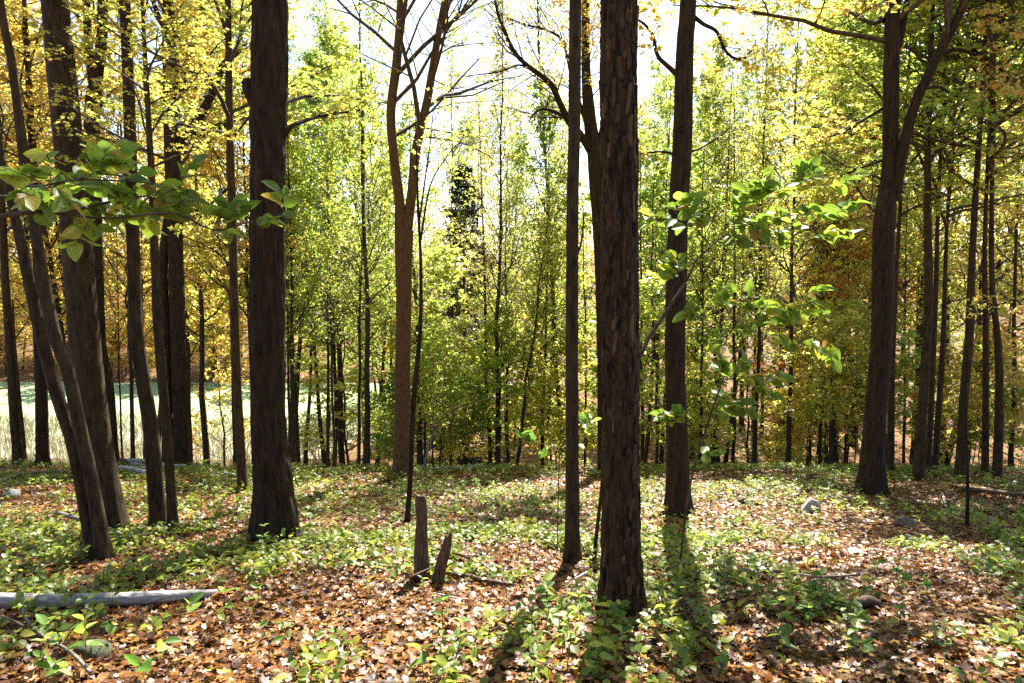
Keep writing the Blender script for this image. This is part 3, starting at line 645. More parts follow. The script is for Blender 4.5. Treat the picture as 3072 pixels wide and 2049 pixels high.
main_tree("sapling", "spindly bare sapling with a pencil-straight stem among leaf litter",
    [(2901, 1582), (2902, 1400), (2896, 1200), (2905, 1024), (2915, 850)], [11, 9, 8, 7, 5], 'bark_dark', 5, None, 'lime', sides=10, step=0.1, seed=40, short="the spindly sapling", cat="sapling",
    limbs=[lbx([(2906, 1010), (2940, 940), (2980, 900)], [4, 3, 2], k1=5, k2=3, nl=4, leaf=0.08, mat='yellow')])
main_tree("pole_sapling", "slim leafless pole propped against the shaggy trunk",
    [(1782, 1690), (1790, 1600), (1802, 1495), (1812, 1380)], [13, 12, 11, 9], 'bark_brown', 1.9, None, 'lime', sides=12, step=0.05, seed=41, cat="pole")

# --- mid-distance trunks beyond the crest, each measured in the photo (u, v of foot, width, distance)
CR = [  # u_base, u_top(at v), v_top, width, Y, height, kind, leaf
 (1096, 1110, 0, 21, 23, 17, 'bare0', 'lime'), (1073, 1085, 300, 12, 24, 14, 'tall1', 'lime'),
 (885, 870, 600, 17, 25, 14, 'tall0', 'lime'), (866, 858, 700, 12, 26, 12, 'tall2', 'lime'),
 (985, 985, 700, 11, 27, 17, 'tall1', 'green'), (1005, 1000, 800, 9, 25, 15, 'bare1', 'lime'),
 (1260, 1245, 700, 21, 24, 13, 'tall1', 'lime'), (1331, 1335, 800, 9, 28, 11, 'sap0', 'lime'),
 (1475, 1462, 500, 15, 26, 15, 'bare1', 'yellow'), (1497, 1485, 300, 18, 25, 17, 'bare0', 'yellow'),
 (1525, 1530, 700, 13, 27, 14, 'bare1', 'lime'), (1625, 1645, 420, 14, 27, 16, 'tall2', 'green'),
 (1655, 1650, 800, 9, 29, 12, 'mid0', 'yellow'), (1545, 1600, 1000, 13, 25, 11, 'bare0', 'lime'),
 (2140, 2155, 700, 16, 27, 17, 'bare1', 'yellow'), (2200, 2215, 600, 13, 26, 16, 'bare0', 'lime'),
 (2263, 2280, 300, 15, 26, 19, 'bare1', 'yellow'), (2368, 2405, 100, 16, 25, 20, 'tall0', 'yellow'),
 (2433, 2440, 700, 10, 28, 14, 'tall1', 'lime'), (2460, 2480, 600, 12, 27, 15, 'tall2', 'gold'),
 (2496, 2510, 500, 15, 26, 17, 'tall1', 'yellow'), (2540, 2555, 700, 9, 27, 14, 'mid0', 'orange'),
 (2715, 2725, 700, 10, 26, 14, 'tall0', 'lime'), (3040, 3060, 700, 16, 24, 16, 'tall2', 'gold'),
 (1755, 1750, 800, 10, 27, 13, 'mid1', 'lime'), (1935, 1930, 600, 14, 28, 15, 'tall0', 'lime'),
 (1975, 1985, 700, 11, 27, 14, 'mid2', 'green'), (2100, 2110, 700, 12, 26, 15, 'tall1', 'lime'),
 (703, 690, 900, 16, 24, 18, 'tall2', 'gold'), (760, 752, 900, 15, 26, 19, 'tall0', 'gold'),
 (395, 385, 900, 14, 25, 19, 'tall1', 'gold'), (365, 350, 900, 7, 26, 16, 'bare0', 'yellow'),
 (430, 422, 900, 9, 26, 16, 'bare1', 'gold'),
]
CRL = ["slim trunk with two upright tops between the blackish trunk and the V-forked one",
 "thin stem close beside the slim two-topped trunk", "thin dark trunk showing at the massive blackish trunk's edge", "hair-thin trunk tucked against the massive blackish trunk",
 "slim green-leaved tree midway between the blackish trunk and the two-topped one", "thin airy lime tree just before the slim two-topped trunk", "dark trunk half hidden behind the V-forked tan trunk",
 "bushy lime tree over the arching pale dead sapling", "thin dark pole-like trunk beside the spruce, bare of leaves low down", "tall straight thin-crowned tree rising highest beside the spruce",
 "thin lime tree next to the tall thin-crowned tree", "dark green-leaved tree midway between the spruce and the slim bare trunk", "small yellow-green tree close behind the slim bare trunk",
 "slanting lime tree leaning beside the spruce woods", "thin-crowned tree behind the beech sapling's drooping bough", "thin-crowned lime tree between two others behind the beech saplings",
 "tall thin-crowned tree with an airy top behind the beech saplings", "tall straight yellow-green tree, most upright behind the beech saplings", "slim lime tree behind the pale sunlit boulder", "slim golden tree behind the pale sunlit boulder",
 "yellow-green tree with a dark straight trunk between boulder and tall forked maple", "orange-leaved small tree beside the tall forked maple", "thin lime tree glimpsed in the fork maple's lee, beside the pale straight trunk", "golden tree at the blackish log",
 "small lime tree behind the slim bare trunk and the shaggy one", "lime tree glimpsed between the shaggy and the sturdy trunk", "bushy green tree close behind the sturdy trunk", "lime tree behind the lower beech sapling",
 "golden tree just behind the slender straight trunk near the clearing", "golden tree glimpsed between the slender trunk and the massive blackish one", "golden tree with a swollen foot at the clearing's edge", "yellow-green whip of a tree beside the swollen-footed one", "golden thin tree behind the slim brown trunk, at the clearing"]
LEAFW = dict(lime="lime-green", yellow="yellow-green", gold="golden", green="green", orange="orange")
for kc, (u, ut, vt, w, Y, H, key, lm) in enumerate(CR):
    p = at(u, 1380, Y); x = p[0]; z = gz(x, Y); q = at(ut, vt, Y)
    base_r = PR[key]['H'] and {'tall': 0.17, 'mid': 0.075, 'bare': 0.11, 'sap': 0.018}[key[:-1]]
    s = H / PR[key]['H']; r = w / 2 / FPX * depth(p)
    e = place(key, x, Y, H, lm, "forest_tree", CRL[kc], "tree", "trees along the crest", lean=0.0)
    e.rotation_euler = (0, math.atan2(q[0] - x, q[2] - z), 0)
    for o in e.children:
        o.rotation_euler = (0, 0, R.random() * 6.28)
        if o.name.startswith("trunk"):
            f = r / (base_r * s); o.scale = (f, f, 1)

# --- spruce in the gap
pS = at(1395, 1100, 35)
place('spruce0', pS[0], 35, 17.2, 'needle', "spruce_tree", "dark blue-green spruce showing through the gap between the deciduous trees", "tree", None, 'bark_dark', lean=0.0)

# ------------------------------------------------------------------ woods behind
def woods(n, ur, Yr, Hr, keys, mats, group, label, name="forest_tree", sx=(0.9, 1.2)):
    R = np.random.default_rng(zlib.crc32(label.encode()))
    for _ in range(n):
        Y = Yr[0] + (Yr[1] - Yr[0]) * R.random(); u = ur[0] + (ur[1] - ur[0]) * R.random()
        x = (u - 1536) / FPX * Y * 1.02
        if -80 < x < -11.5 and 40 < Y < 68: continue
        key = keys[R.integers(len(keys))]; mt = mats[R.integers(len(mats))]; fh = R.random(); fw = R.random()
        place(key, x, Y, Hr[0] + (Hr[1] - Hr[0]) * fh, mt, name, ("broad " if fw > 0.5 else "narrow ") + ("taller-grown " if fh > 0.67 else "shorter " if fh < 0.33 else "") + (label % LEAFW[mt]) + (" near " + near(x, Y) if name == "sapling" else ""), "tree" if name == "forest_tree" else name, "%s %s" % (LEAFW[mt], group), sx=sx[0] + (sx[1] - sx[0]) * fw, lean=0.04)
MID = ['mid0', 'mid1', 'mid2']; TALL = ['tall0', 'tall1', 'tall2']; SAP = ['sap0', 'sap1']
# round the clearing, then its far edge
woods(12, (-250, 760), (31, 40), (20, 26), TALL, ['gold', 'gold', 'yellow', 'gold', 'lime'], "trees on the near side of the clearing", "%s-leaved forest tree on the near side of the clearing")
woods(1, (640, 860), (36, 39), (8, 11), MID, ['gold', 'yellow'], "understory by the clearing", "low %s-leaved understory tree on the near side of the clearing")
woods(30, (-300, 900), (69, 84), (9, 15), MID, ['gold', 'orange', 'gold', 'yellow'], "trees at the far clearing edge", "bushy %s-leaved tree lining the far edge of the clearing", sx=(1.3, 1.8))
woods(34, (-320, 1000), (68.5, 73), (5, 8), MID, ['gold', 'yellow', 'yellow', 'orange'], "shrubs at the far clearing edge", "rounded %s-leaved shrub hugging the far edge of the clearing", name="shrub", sx=(1.3, 1.9))
# behind the V-forked trunk
woods(5, (930, 1230), (33, 50), (10, 13), MID, ['lime', 'lime', 'yellow', 'lime'], "understory trees behind the V-forked trunk", "bushy %s-leaved understory tree in the valley behind the V-forked trunk", sx=(1.0, 1.4))
woods(5, (1230, 1560), (24, 30), (4.5, 7), MID, ['yellow', 'lime'], "low trees before the spruce", "low bushy %s-leaved tree in front of the spruce", sx=(1.0, 1.3))
woods(4, (1480, 1800), (32, 50), (10, 14), MID, ['lime', 'lime', 'yellow', 'lime'], "understory trees behind the slim trunk", "bushy %s-leaved understory tree in the valley behind the slim bare trunk", sx=(1.0, 1.4))
woods(10, (760, 1150), (28, 46), (19, 27), TALL + ['bare0', 'bare1'], ['lime', 'green', 'yellow', 'lime'], "tall trees between blackish and V-forked trunks", "%s-leaved forest tree between the massive blackish trunk and the V-forked one")
woods(12, (1120, 1780), (28, 55), (18, 26), ['bare0', 'bare1'], ['yellow', 'lime', 'gold'], "thin-crowned trees in the gap", "thin-crowned %s-leaved tree standing against the open sky gap")
woods(11, (900, 1800), (50, 75), (11, 15), MID, ['lime', 'yellow', 'yellow', 'gold'], "far trees behind the spruce", "distant bushy %s-leaved tree in the valley beyond the spruce", sx=(1.2, 1.6))
# behind the sturdy trunk and the tall forked maple
woods(14, (1780, 3250), (28, 50), (7, 12), MID, ['lime', 'yellow', 'lime', 'lime', 'yellow'], "understory trees behind the tall forked maple", "bushy %s-leaved understory tree in the woods behind the tall forked maple", sx=(1.0, 1.4))
woods(14, (2480, 3400), (27, 50), (21, 28), TALL, ['yellow', 'gold', 'lime', 'yellow', 'yellow'], "tall trees behind the tall forked maple", "%s-leaved forest tree in the woods behind the tall forked maple")
woods(8, (1850, 2500), (34, 55), (20, 26), TALL, ['yellow', 'lime', 'gold'], "tall trees behind the sturdy trunk", "%s-leaved forest tree in the woods behind the sturdy trunk")
woods(16, (1900, 2600), (29, 55), (18, 25), ['bare0', 'bare1'], ['yellow', 'lime'], "thin-crowned trees behind the beech saplings", "thin-crowned %s-leaved tree in the woods behind the beech saplings")
woods(16, (1700, 3400), (52, 80), (13, 20), TALL + MID, ['yellow', 'lime', 'gold'], "far trees behind the tall forked maple", "distant %s-leaved tree deep in the woods behind the tall forked maple", sx=(1.1, 1.5))
woods(24, (-700, 3700), (85, 130), (14, 22), TALL, ['gold', 'yellow', 'lime', 'orange'], "farthest trees", "%s-leaved tree on the farthest rise behind the woods", sx=(1.3, 1.9))
# saplings along the crest
woods(15, (1000, 2100), (20.5, 28), (3.5, 7), SAP, ['lime', 'yellow', 'green', 'lime'], "saplings along the crest", "leafy %s sapling on the crest", name="sapling")

woods(18, (2100, 3250), (20.5, 28), (3.5, 7), SAP, ['yellow', 'yellow', 'gold', 'lime'], "young saplings along the crest", "young %s sapling on the crest", name="sapling")
# ------------------------------------------------------------------ leaf litter
def scatter(n, y0, y1, margin=1.2, kx=0.82):
    y = np.sqrt(R.random(n * 2) * (y1 ** 2 - y0 ** 2) + y0 ** 2); x = (R.random(n * 2) * 2 - 1) * (kx * y1 + margin)
    ok = np.abs(x) < kx * y + margin
    return x[ok][:n], y[ok][:n]
def litter(name, n, y0, y1, size, tm, tilt):
    x, y = scatter(n, y0, y1)
    n = len(x); z = height(x, y) + 0.008 + 0.03 * R.random(n) ** 2
    az = R.random(n) * 6.283
    d = np.stack([np.cos(az), np.sin(az), R.normal(size=n) * tilt * 0.5 - 0.1], 1)
    nr = np.array([0, 0.23, 1.0]) + R.normal(size=(n, 3)) * tilt
    V, F, rn = leaves(np.stack([x, y, z], 1), d, nr, size * (0.6 + 0.8 * R.random(n)), tm, np.clip(R.random(n) * 0.9 + 0.1 * vnoise(x, y), 0, 1))
    return V, F, rn
V1, F1, r1 = litter("l", 40000, 2.9, 8.5, 0.052, 'big', 0.42)
V0, F0, r0 = litter("l", 30000, 2.9, 8.5, 0.055, 'oval', 0.5)
V1, F1, r1 = np.concatenate([V1, V0]), np.concatenate([F1, F0 + len(V1)]), np.concatenate([r1, r0 * 0.8])
lo = mobj("leaf_litter", mk_mesh("leaf_litter_near", V1, F1, M['litter'], r1))
tag(lo, "brown, orange and yellow fallen leaves carpeting the near slope", "leaf litter", None, "stuff")
Va, Fa, ra = litter("l", 46000, 8.5, 14.5, 0.08, 'maple', 0.35); Vb, Fb, rb = litter("l", 70000, 14.5, 24, 0.09, 'rhomb', 0.4)
lo2 = mobj("leaf_litter", mk_mesh("leaf_litter_far", np.concatenate([Va, Vb]), np.concatenate([Fa, Fb + len(Va)]), M['litter'], np.concatenate([ra, rb])))
tag(lo2, "dappled fallen leaves covering the slope up to its crest", "leaf litter", None, "stuff")

# ------------------------------------------------------------------ herb layer
def herbs(n, y0, y1, nleaf, size, hmax, thr, tm):
    x, y = scatter(n, y0, y1)
    m = vnoise(x * 0.55 + 40, y * 0.55 + 11) * 0.6 + vnoise(x * 1.6 + 9, y * 1.6) * 0.4 + 0.16 * np.exp(-((x + 1.5) / 3.0) ** 2 - ((y - 14) / 6) ** 2)
    ok = m > thr; x, y = x[ok], y[ok]; n = len(x)
    h = hmax * (0.25 + 0.75 * R.random(n)) 
    top = np.stack([x + R.normal(size=n) * 0.02, y + R.normal(size=n) * 0.02, height(x, y) + h], 1)
    foot = np.stack([x, y, height(x, y) - 0.02], 1)
    st = np.stack([foot, (foot + top) / 2 + R.normal(size=(n, 3)) * 0.008, top], 1)
    sv, sf = tubes(st, np.full((n, 3), 0.0022), 3)
    az = (np.arange(nleaf)[None] * 2.3 + R.random((n, 1)) * 6.28 + R.normal(size=(n, nleaf)) * 0.3)
    lev = R.random((n, nleaf)) ** 0.6
    p = foot[:, None] * (1 - lev[..., None]) + top[:, None] * lev[..., None]
    d = np.stack([np.cos(az), np.sin(az), 0.25 + R.normal(size=az.shape) * 0.3], -1)
    p = p + d * 0.02
    nr = np.array([0, 0.0, 1.0]) + R.normal(size=p.shape) * 0.35
    rn = np.clip(np.repeat(R.random(n) * 0.6, nleaf) + 0.4 * R.random(n * nleaf), 0, 1)
    V, F, rr = leaves(p.reshape(-1, 3), d.reshape(-1, 3), nr.reshape(-1, 3), size * (0.5 + 0.8 * R.random(n * nleaf)), tm, rn)
    # stems as triangles
    sft = np.concatenate([sf[:, [0, 1, 2]], sf[:, [0, 2, 3]]])
    return np.concatenate([V, sv]), np.concatenate([F, sft + len(V)]), np.concatenate([rr, np.full(len(sv), 0.3)])
hv, hf, hr = herbs(4200, 3.0, 9, 7, 0.07, 0.2, 0.47, 'oval')
h1 = mobj("ground_cover", mk_mesh("ground_cover_near", hv, hf, M['herb'], hr))
tag(h1, "low green herbs and seedlings sprouting through the near leaf litter", "ground cover", None, "stuff")
hv, hf, hr = herbs(13000, 9, 25, 7, 0.085, 0.24, 0.44, 'maple')
h2 = mobj("ground_cover", mk_mesh("ground_cover_far", hv, hf, M['herb'], hr))
tag(h2, "bright green herb patches on the slope up to its crest", "ground cover", None, "stuff")

# dry grass on the near side of the clearing
n = 16000
gx = -58 + 47 * R.random(n); gy = 38 + 14 * R.random(n) ** 1.3
gp = np.stack([gx, gy, height(gx, gy) - 0.03], 1)
ga = R.random(n) * 6.28
gd = np.stack([np.cos(ga) * 0.25, np.sin(ga) * 0.25, np.ones(n)], 1)
V, F, rn = leaves(gp, gd, np.stack([np.sin(ga), -np.cos(ga), R.normal(size=n) * 0.2], 1), 0.35 + 0.5 * R.random(n), 'rhomb', R.random(n))
Vc = V.reshape(-1, 4, 3); mid = Vc[:, 0:1]; axis = (Vc[:, 2:3] - mid); axis = axis / np.linalg.norm(axis, axis=2, keepdims=True)
alo = ((Vc - mid) * axis).sum(-1, keepdims=True) * axis; Vc = mid + alo + (Vc - mid - alo) * 0.16
dg = mobj("dry_grass", mk_mesh("dry_grass", Vc.reshape(-1, 3), F, M['drygrass'], rn))
tag(dg, "tan uncut grass on the near side of the clearing", "dry grass", None, "stuff")

# ------------------------------------------------------------------ big-leaved near plants: every leaf an object
def big_leaf(name, mat, width=0.34, seed=0):
    g = np.random.default_rng(seed); rows = 9; cols = 5
    t = np.linspace(0, 1, rows); V = []
    for a in t:
        w = width * (np.sin(np.pi * a ** 0.8) ** 0.75) * (1 - 0.15 * a) + 0.004
        for c in np.linspace(-1, 1, cols):
            z = 0.10 * abs(c) * w / width - 0.22 * a * a * (0.6 + 0.8 * g.random() * 0) + 0.012 * math.cos(a * 46) * abs(c)
            V.append((c * w, a - 0.05 * abs(c) * 0 + 0.06 * abs(c) * (1 - a), z))
    F = []
    for r_ in range(rows - 1):
        for c in range(cols - 1):
            i = r_ * cols + c; F.append((i, i + 1, i + cols + 1, i + cols))
    return mk_mesh(name, np.array(V), np.array(F), mat, smooth=True)
BL = [big_leaf("beech_leaf_a", M['beech'], 0.33, 1), big_leaf("beech_leaf_b", M['beech'], 0.30, 2), big_leaf("beech_leaf_c", M['beech'], 0.37, 3)]
SL = [big_leaf("seedling_leaf_a", M['seedling'], 0.30, 4), big_leaf("seedling_leaf_b", M['seedling'], 0.36, 5), big_leaf("seedling_leaf_c", M['seedling'], 0.24, 6)]
def put_leaf(me, parent, base, p, d, nr, s, name="leaf"):
    d = Vector(d).normalized(); nr = Vector(nr); x = d.cross(nr).normalized(); z = x.cross(d)
    m = Matrix((x, d, z)).transposed().to_4x4(); m = Matrix.Translation(Vector(p) - Vector(base)) @ m @ Matrix.Diagonal((s, s, s, 1))
    o = bpy.data.objects.new(name, me); link(o, parent); o.matrix_local = m
    return o
def leafy_plant(name, label, cat, base, stems, shoots, size, meshes, mat, seed, group=None, nl=6, shoot_len=0.35, flat=0.35, spread=0.9):
    """stems: list of (points, radii); shoots: list of (stem index, t0, t1, count)"""
    g = np.random.default_rng(seed); base = np.array(base); e = empty(name, base); tag(e, label, cat, group)
    tv = []
    for k, (pts, rad) in enumerate(stems):
        pts = np.array(pts); P = spline(pts, 16); rr = np.interp(np.linspace(0, 1, 16), np.linspace(0, 1, len(rad)), rad)
        v, f = tubes(P[None] - base, rr[None], 8)
        mobj("stem" if k == 0 else "branch", mk_mesh(name + "_stem", v, f, mat, smooth=True), e)
    for (k, t0, t1, cnt) in shoots:
        P = spline(np.array(stems[k][0]), 16); rr = np.full((1, 16), 0.006)
        L, r_ = grow(P[None], rr, cnt, t0, t1, spread, 0.0, 5, g, 0.03, 0.14, flat, 0.0, minlen=shoot_len)
        L[:] = L[:, :1] + (L - L[:, :1]) * (0.6 + 0.7 * g.random((len(L), 1, 1)))
        v, f = tubes(L - base, r_ * 0.6, 4); tv.append((v, f))
        for q in L:
            for j in range(nl):
                t = 0.2 + 0.8 * (j + g.random() * 0.5) / nl; fi = t * 4; i = min(int(fi), 3); p = q[i] * (1 - fi + i) + q[i + 1] * (fi - i)
                tan = unit(q[i + 1] - q[i]); sd = unit(np.cross(tan, [0, 0, 1.0])) * (1 if j % 2 else -1)
                d = tan * 0.7 + sd * 0.8 + g.normal(size=3) * 0.25 + np.array([0, 0, -0.15])
                nr = np.array([0, 0, 1.0]) + g.normal(size=3) * 0.85
                put_leaf(meshes[g.integers(len(meshes))], e, base, p, d, nr, size * (0.65 + 0.6 * g.random()))
    if tv:
        v, f = join(tv); mobj("twigs", mk_mesh(name + "_twigs", v, f, mat, smooth=True), e, "stuff")
    return e
# overhanging beech bough, its stem stands left of the picture
YB = 2.9
bx, by = -3.1, 2.7
trunkp = [(bx, by, gz(bx, by) - 0.1), (bx - 0.03, by, 0.6), (bx + 0.02, by + 0.02, 1.9), (bx - 0.02, by, 3.4)]
pth = lambda L, Y: [at(u, v, Y + dy) for (u, v, dy) in L]
st = [(trunkp, [0.035, 0.03, 0.025, 0.012]),
      ([np.array(trunkp[2]) - [0.02, 0, 0.35]] + pth([(0, 648, -0.1), (180, 640, 0), (300, 612, 0.1), (420, 590, 0.15), (560, 580, 0.2)], YB), [0.02, 0.009, 0.008, 0.006, 0.004, 0.002]),
      (pth([(180, 642, 0), (330, 655, -0.1), (520, 640, -0.1), (640, 690, 0), (740, 668, 0.1), (860, 640, 0.2)], YB), [0.006, 0.005, 0.005, 0.004, 0.003, 0.002]),
      ([np.array(trunkp[2]) + [0, 0, 0.05]] + pth([(0, 590, 0.2), (150, 560, 0.3), (290, 510, 0.3), (330, 490, 0.3)], YB), [0.015, 0.007, 0.005, 0.004, 0.002]),
      ([np.array(trunkp[2]) + [0, 0, 0.2]] + pth([(0, 530, 0.0), (100, 560, -0.1), (220, 540, -0.1), (400, 545, 0), (540, 560, 0.1)], YB), [0.012, 0.006, 0.005, 0.004, 0.003, 0.002])]
leafy_plant("beech_sapling", "beech bough with toothed green leaves hanging before the broad leaning trunk", "sapling", (bx, by, gz(bx, by)), st,
    [(1, 0.35, 1.0, 9), (2, 0.1, 1.0, 9), (3, 0.3, 1.0, 11), (4, 0.25, 1.0, 14)], 0.095, BL, M['twig'], 5, nl=7, shoot_len=0.17, flat=0.9)
# beech sapling right of the shaggy trunk
Yk = 7.0
b0 = at(1850, 1690, Yk); b0[2] = gz(b0[0], Yk)
st = [([b0 - [0, 0, .1]] + pth([(1870, 1350, 0), (1914, 1084, 0), (2000, 935, 0.05), (2062, 838, 0.1), (2090, 780, 0.1), (2150, 725, 0.1)], Yk), [0.03, 0.026, 0.022, 0.018, 0.014, 0.01, 0.008]),
      (pth([(2150, 725, 0.1), (2295, 743, 0.2), (2380, 725, 0.3), (2450, 685, 0.4)], Yk), [0.007, 0.006, 0.004, 0.002]),
      (pth([(2150, 725, 0.1), (2200, 690, 0.0), (2290, 662, 0.0), (2420, 640, 0.1), (2500, 640, 0.1)], Yk), [0.007, 0.006, 0.005, 0.004, 0.002]),
      (pth([(2130, 735, 0.1), (2090, 690, 0.0), (2060, 668, -0.1), (2020, 630, -0.1)], Yk), [0.006, 0.005, 0.004, 0.002]),
      (pth([(2050, 860, 0.1), (2100, 915, 0.1), (2170, 940, 0.2)], Yk), [0.005, 0.004, 0.002]),
      (pth([(2180, 700, 0), (2240, 640, 0.1), (2330, 590, 0.1), (2460, 560, 0.2)], Yk), [0.005, 0.004, 0.003, 0.002]),
      (pth([(2010, 920, 0), (2020, 860, -0.2), (2040, 840, -0.2)], Yk), [0.005, 0.004, 0.002])]
leafy_plant("beech_sapling", "leafy beech sapling leaning out from behind the shaggy trunk, over the sturdy trunk", "sapling", b0, st,
    [(2, 0.15, 1.0, 12), (5, 0.1, 1.0, 12), (3, 0.35, 1.0, 6), (1, 0.6, 1.0, 3), (4, 0.3, 1, 3), (6, 0.5, 1, 2)], 0.165, BL, M['twig'], 6, nl=9, shoot_len=0.3, flat=0.9)
b1 = at(2036, 1755, 6.9); b1[2] = gz(b1[0], 6.9)
st = [([b1 - [0, 0, .1]] + pth([(2050, 1600, 0), (2064, 1490, 0), (2092, 1370, 0.1), (2168, 1140, 0.1), (2238, 1000, 0.2), (2300, 900, 0.2)], 6.9), [0.014, 0.013, 0.012, 0.01, 0.009, 0.007, 0.004]),
      (pth([(2105, 1330, 0.1), (2060, 1270, 0), (2020, 1240, 0)], 6.9), [0.005, 0.004, 0.002]),
      (pth([(2168, 1140, 0.1), (2230, 1130, 0.1), (2290, 1150, 0)], 6.9), [0.005, 0.004, 0.002]),
      (pth([(2238, 1000, 0.2), (2330, 985, 0.2), (2420, 1000, 0.3), (2540, 1010, 0.3)], 6.9), [0.005, 0.004, 0.003, 0.002]),
      (pth([(2130, 1260, 0.1), (2160, 1220, 0), (2220, 1210, 0)], 6.9), [0.005, 0.004, 0.002]),
      (pth([(2280, 930, 0.2), (2340, 900, 0.2), (2430, 890, 0.2)], 6.9), [0.005, 0.004, 0.002])]
leafy_plant("beech_sapling", "lower beech sapling with dark green leaves growing at the sturdy trunk's foot", "sapling", b1, st,
    [(0, 0.45, 1.0, 7), (1, 0.2, 1, 3), (2, 0.2, 1, 4), (3, 0.2, 1.0, 4), (4, 0.2, 1, 4), (5, 0.1, 1, 6)], 0.155, BL, M['twig'], 7, nl=9, shoot_len=0.28, flat=0.9)
b2 = at(1672, 1560, 7.6); b2 = np.array([b2[0], 7.6, gz(b2[0], 7.6)])
st = [([b2 - [0, 0, .1]] + pth([(1676, 1440, 0), (1680, 1340, 0)], 7.6), [0.007, 0.006, 0.004]), (pth([(1680, 1345, 0), (1620, 1330, 0), (1560, 1320, 0)], 7.6), [0.004, 0.003, 0.002]), (pth([(1680, 1340, 0), (1740, 1300, -0.1), (1780, 1280, -0.1)], 7.6), [0.004, 0.003, 0.002])]
leafy_plant("beech_sapling", "yellowing sapling with a few broad leaves before the slim bare trunk", "sapling", b2, st,
    [(1, 0.2, 1, 4), (2, 0.2, 1, 4)], 0.125, [big_leaf("sapling_leaf", M['seedling'], 0.36, 8)], M['twig'], 8, nl=3, shoot_len=0.18, flat=0.9)

# seedlings on the floor: stem + separate leaves
def seedling(u, v, hgt, size, n, seed, label, group=None, meshes=SL, lean=0.15, pairs=3):
    g = np.random.default_rng(seed); b = ground(u, v); b[2] = gz(b[0], b[1]); e = empty("seedling", b); tag(e, label, "seedling", group)
    top = b + np.array([g.normal() * lean * hgt, g.normal() * lean * hgt, hgt])
    P = spline([b - [0, 0, 0.03], (b + top) / 2 + g.normal(size=3) * 0.02, top], 6)
    v_, f_ = tubes(P[None] - b, np.linspace(0.004, 0.002, 6)[None], 5); mobj("stem", mk_mesh("seedling_stem", v_, f_, M['stem'], smooth=True), e)
    for j in range(n):
        t = 1 - (j // pairs) * 0.28 - 0.05 * g.random(); p = P[0] + (P[-1] - P[0]) * max(t, 0.25)
        a = j * 2.4 + g.random() * 0.8; d = np.array([math.cos(a), math.sin(a), 0.25 + g.normal() * 0.35])
        put_leaf(meshes[g.integers(3)], e, b, p, d, np.array([0, 0, 1.0]) + g.normal(size=3) * 0.5, size * 0.82 * (0.6 + 0.6 * g.random()))
seedling(600, 1600, 0.95, 0.14, 9, 1, "tall green seedling standing beside the thin knobbly trunk")
seedling(795, 1690, 0.45, 0.10, 8, 2, "green seedling at the foot of the massive blackish trunk")
seedling(185, 1890, 0.16, 0.13, 5, 3, "bright green five-leaved seedling below the weathered log")
seedling(430, 2045, 0.1, 0.16, 3, 4, "pale yellow-green broad-leaved seedling just downhill of the mossy rock")
seedling(520, 2010, 0.22, 0.15, 5, 5, "toothed yellow-green seedling beside the mossy rock")
seedling(550, 1900, 0.2, 0.14, 4, 6, "seedling with one big holed leaf beside the end of the weathered log")
seedling(170, 2045, 0.12, 0.14, 7, 7, "pale seedling with narrow fanned leaflets under the forked grey twig")
seedling(1300, 2040, 0.22, 0.13, 6, 8, "yellow three-leaved seedling in orange litter below the broken snags")
seedling(1840, 1900, 0.2, 0.15, 7, 9, "yellow-green seedling at the foot of the shaggy trunk")
seedling(1660, 1880, 0.32, 0.10, 9, 10, "dark green seedling between the broken snags and the shaggy trunk")
seedling(1265, 1800, 0.18, 0.08, 5, 11, "little round-leaved seedling before the broken snags")
seedling(2960, 1780, 0.35, 0.11, 6, 12, "sunlit round-leaved seedling beside the broad shadow of the forked maple")
seedling(1760, 2030, 0.28, 0.10, 12, 13, "dark green bushy seedling in the shaggy trunk's shadow")
seedling(2540, 1950, 0.25, 0.10, 9, 14, "green seedling in litter beside the dark rotten stump")
g0 = np.random.default_rng(77)
for k in range(46):
    v = 1650 + 390 * g0.random() ** 0.8; u = 20 + 3030 * g0.random()
    hh = 0.12 + 0.25 * g0.random(); nn = int(4 + 5 * g0.random()); bb = ground(u, v)
    seedling(u, v, hh, 0.075 + 0.05 * g0.random(), nn, 200 + k, "%s %s-leaved seedling in leaf litter near %s" % ("low" if hh < 0.24 else "taller", ["four", "five", "six", "seven", "eight"][nn - 4], near(bb[0], bb[1])), "small seedlings in the leaf litter")

# the 280 nearest fallen leaves, one by one
def fallen_mesh(name, seed):
    g = np.random.default_rng(seed); V, F = TM['big']; V = V.copy(); V[:, 2] += g.normal(size=len(V)) * 0.07
    return mk_mesh(name, V, F, M['fallen'])
FL = [fallen_mesh("fallen_leaf_%d" % k, k) for k in range(5)]
x, y = scatter(280, 3.3, 4.6, 0.3, 0.78)
for k in range(len(x)):
    a = R.random() * 6.28
    put_leaf(FL[k % 5], gnd, (0, 0, 0), (x[k], y[k], gz(x[k], y[k]) + 0.045), (math.cos(a), math.sin(a), R.normal() * 0.15), (R.normal() * .25, 0.2 + R.normal() * .25, 1), 0.045 + 0.04 * R.random(), "fallen_leaf")

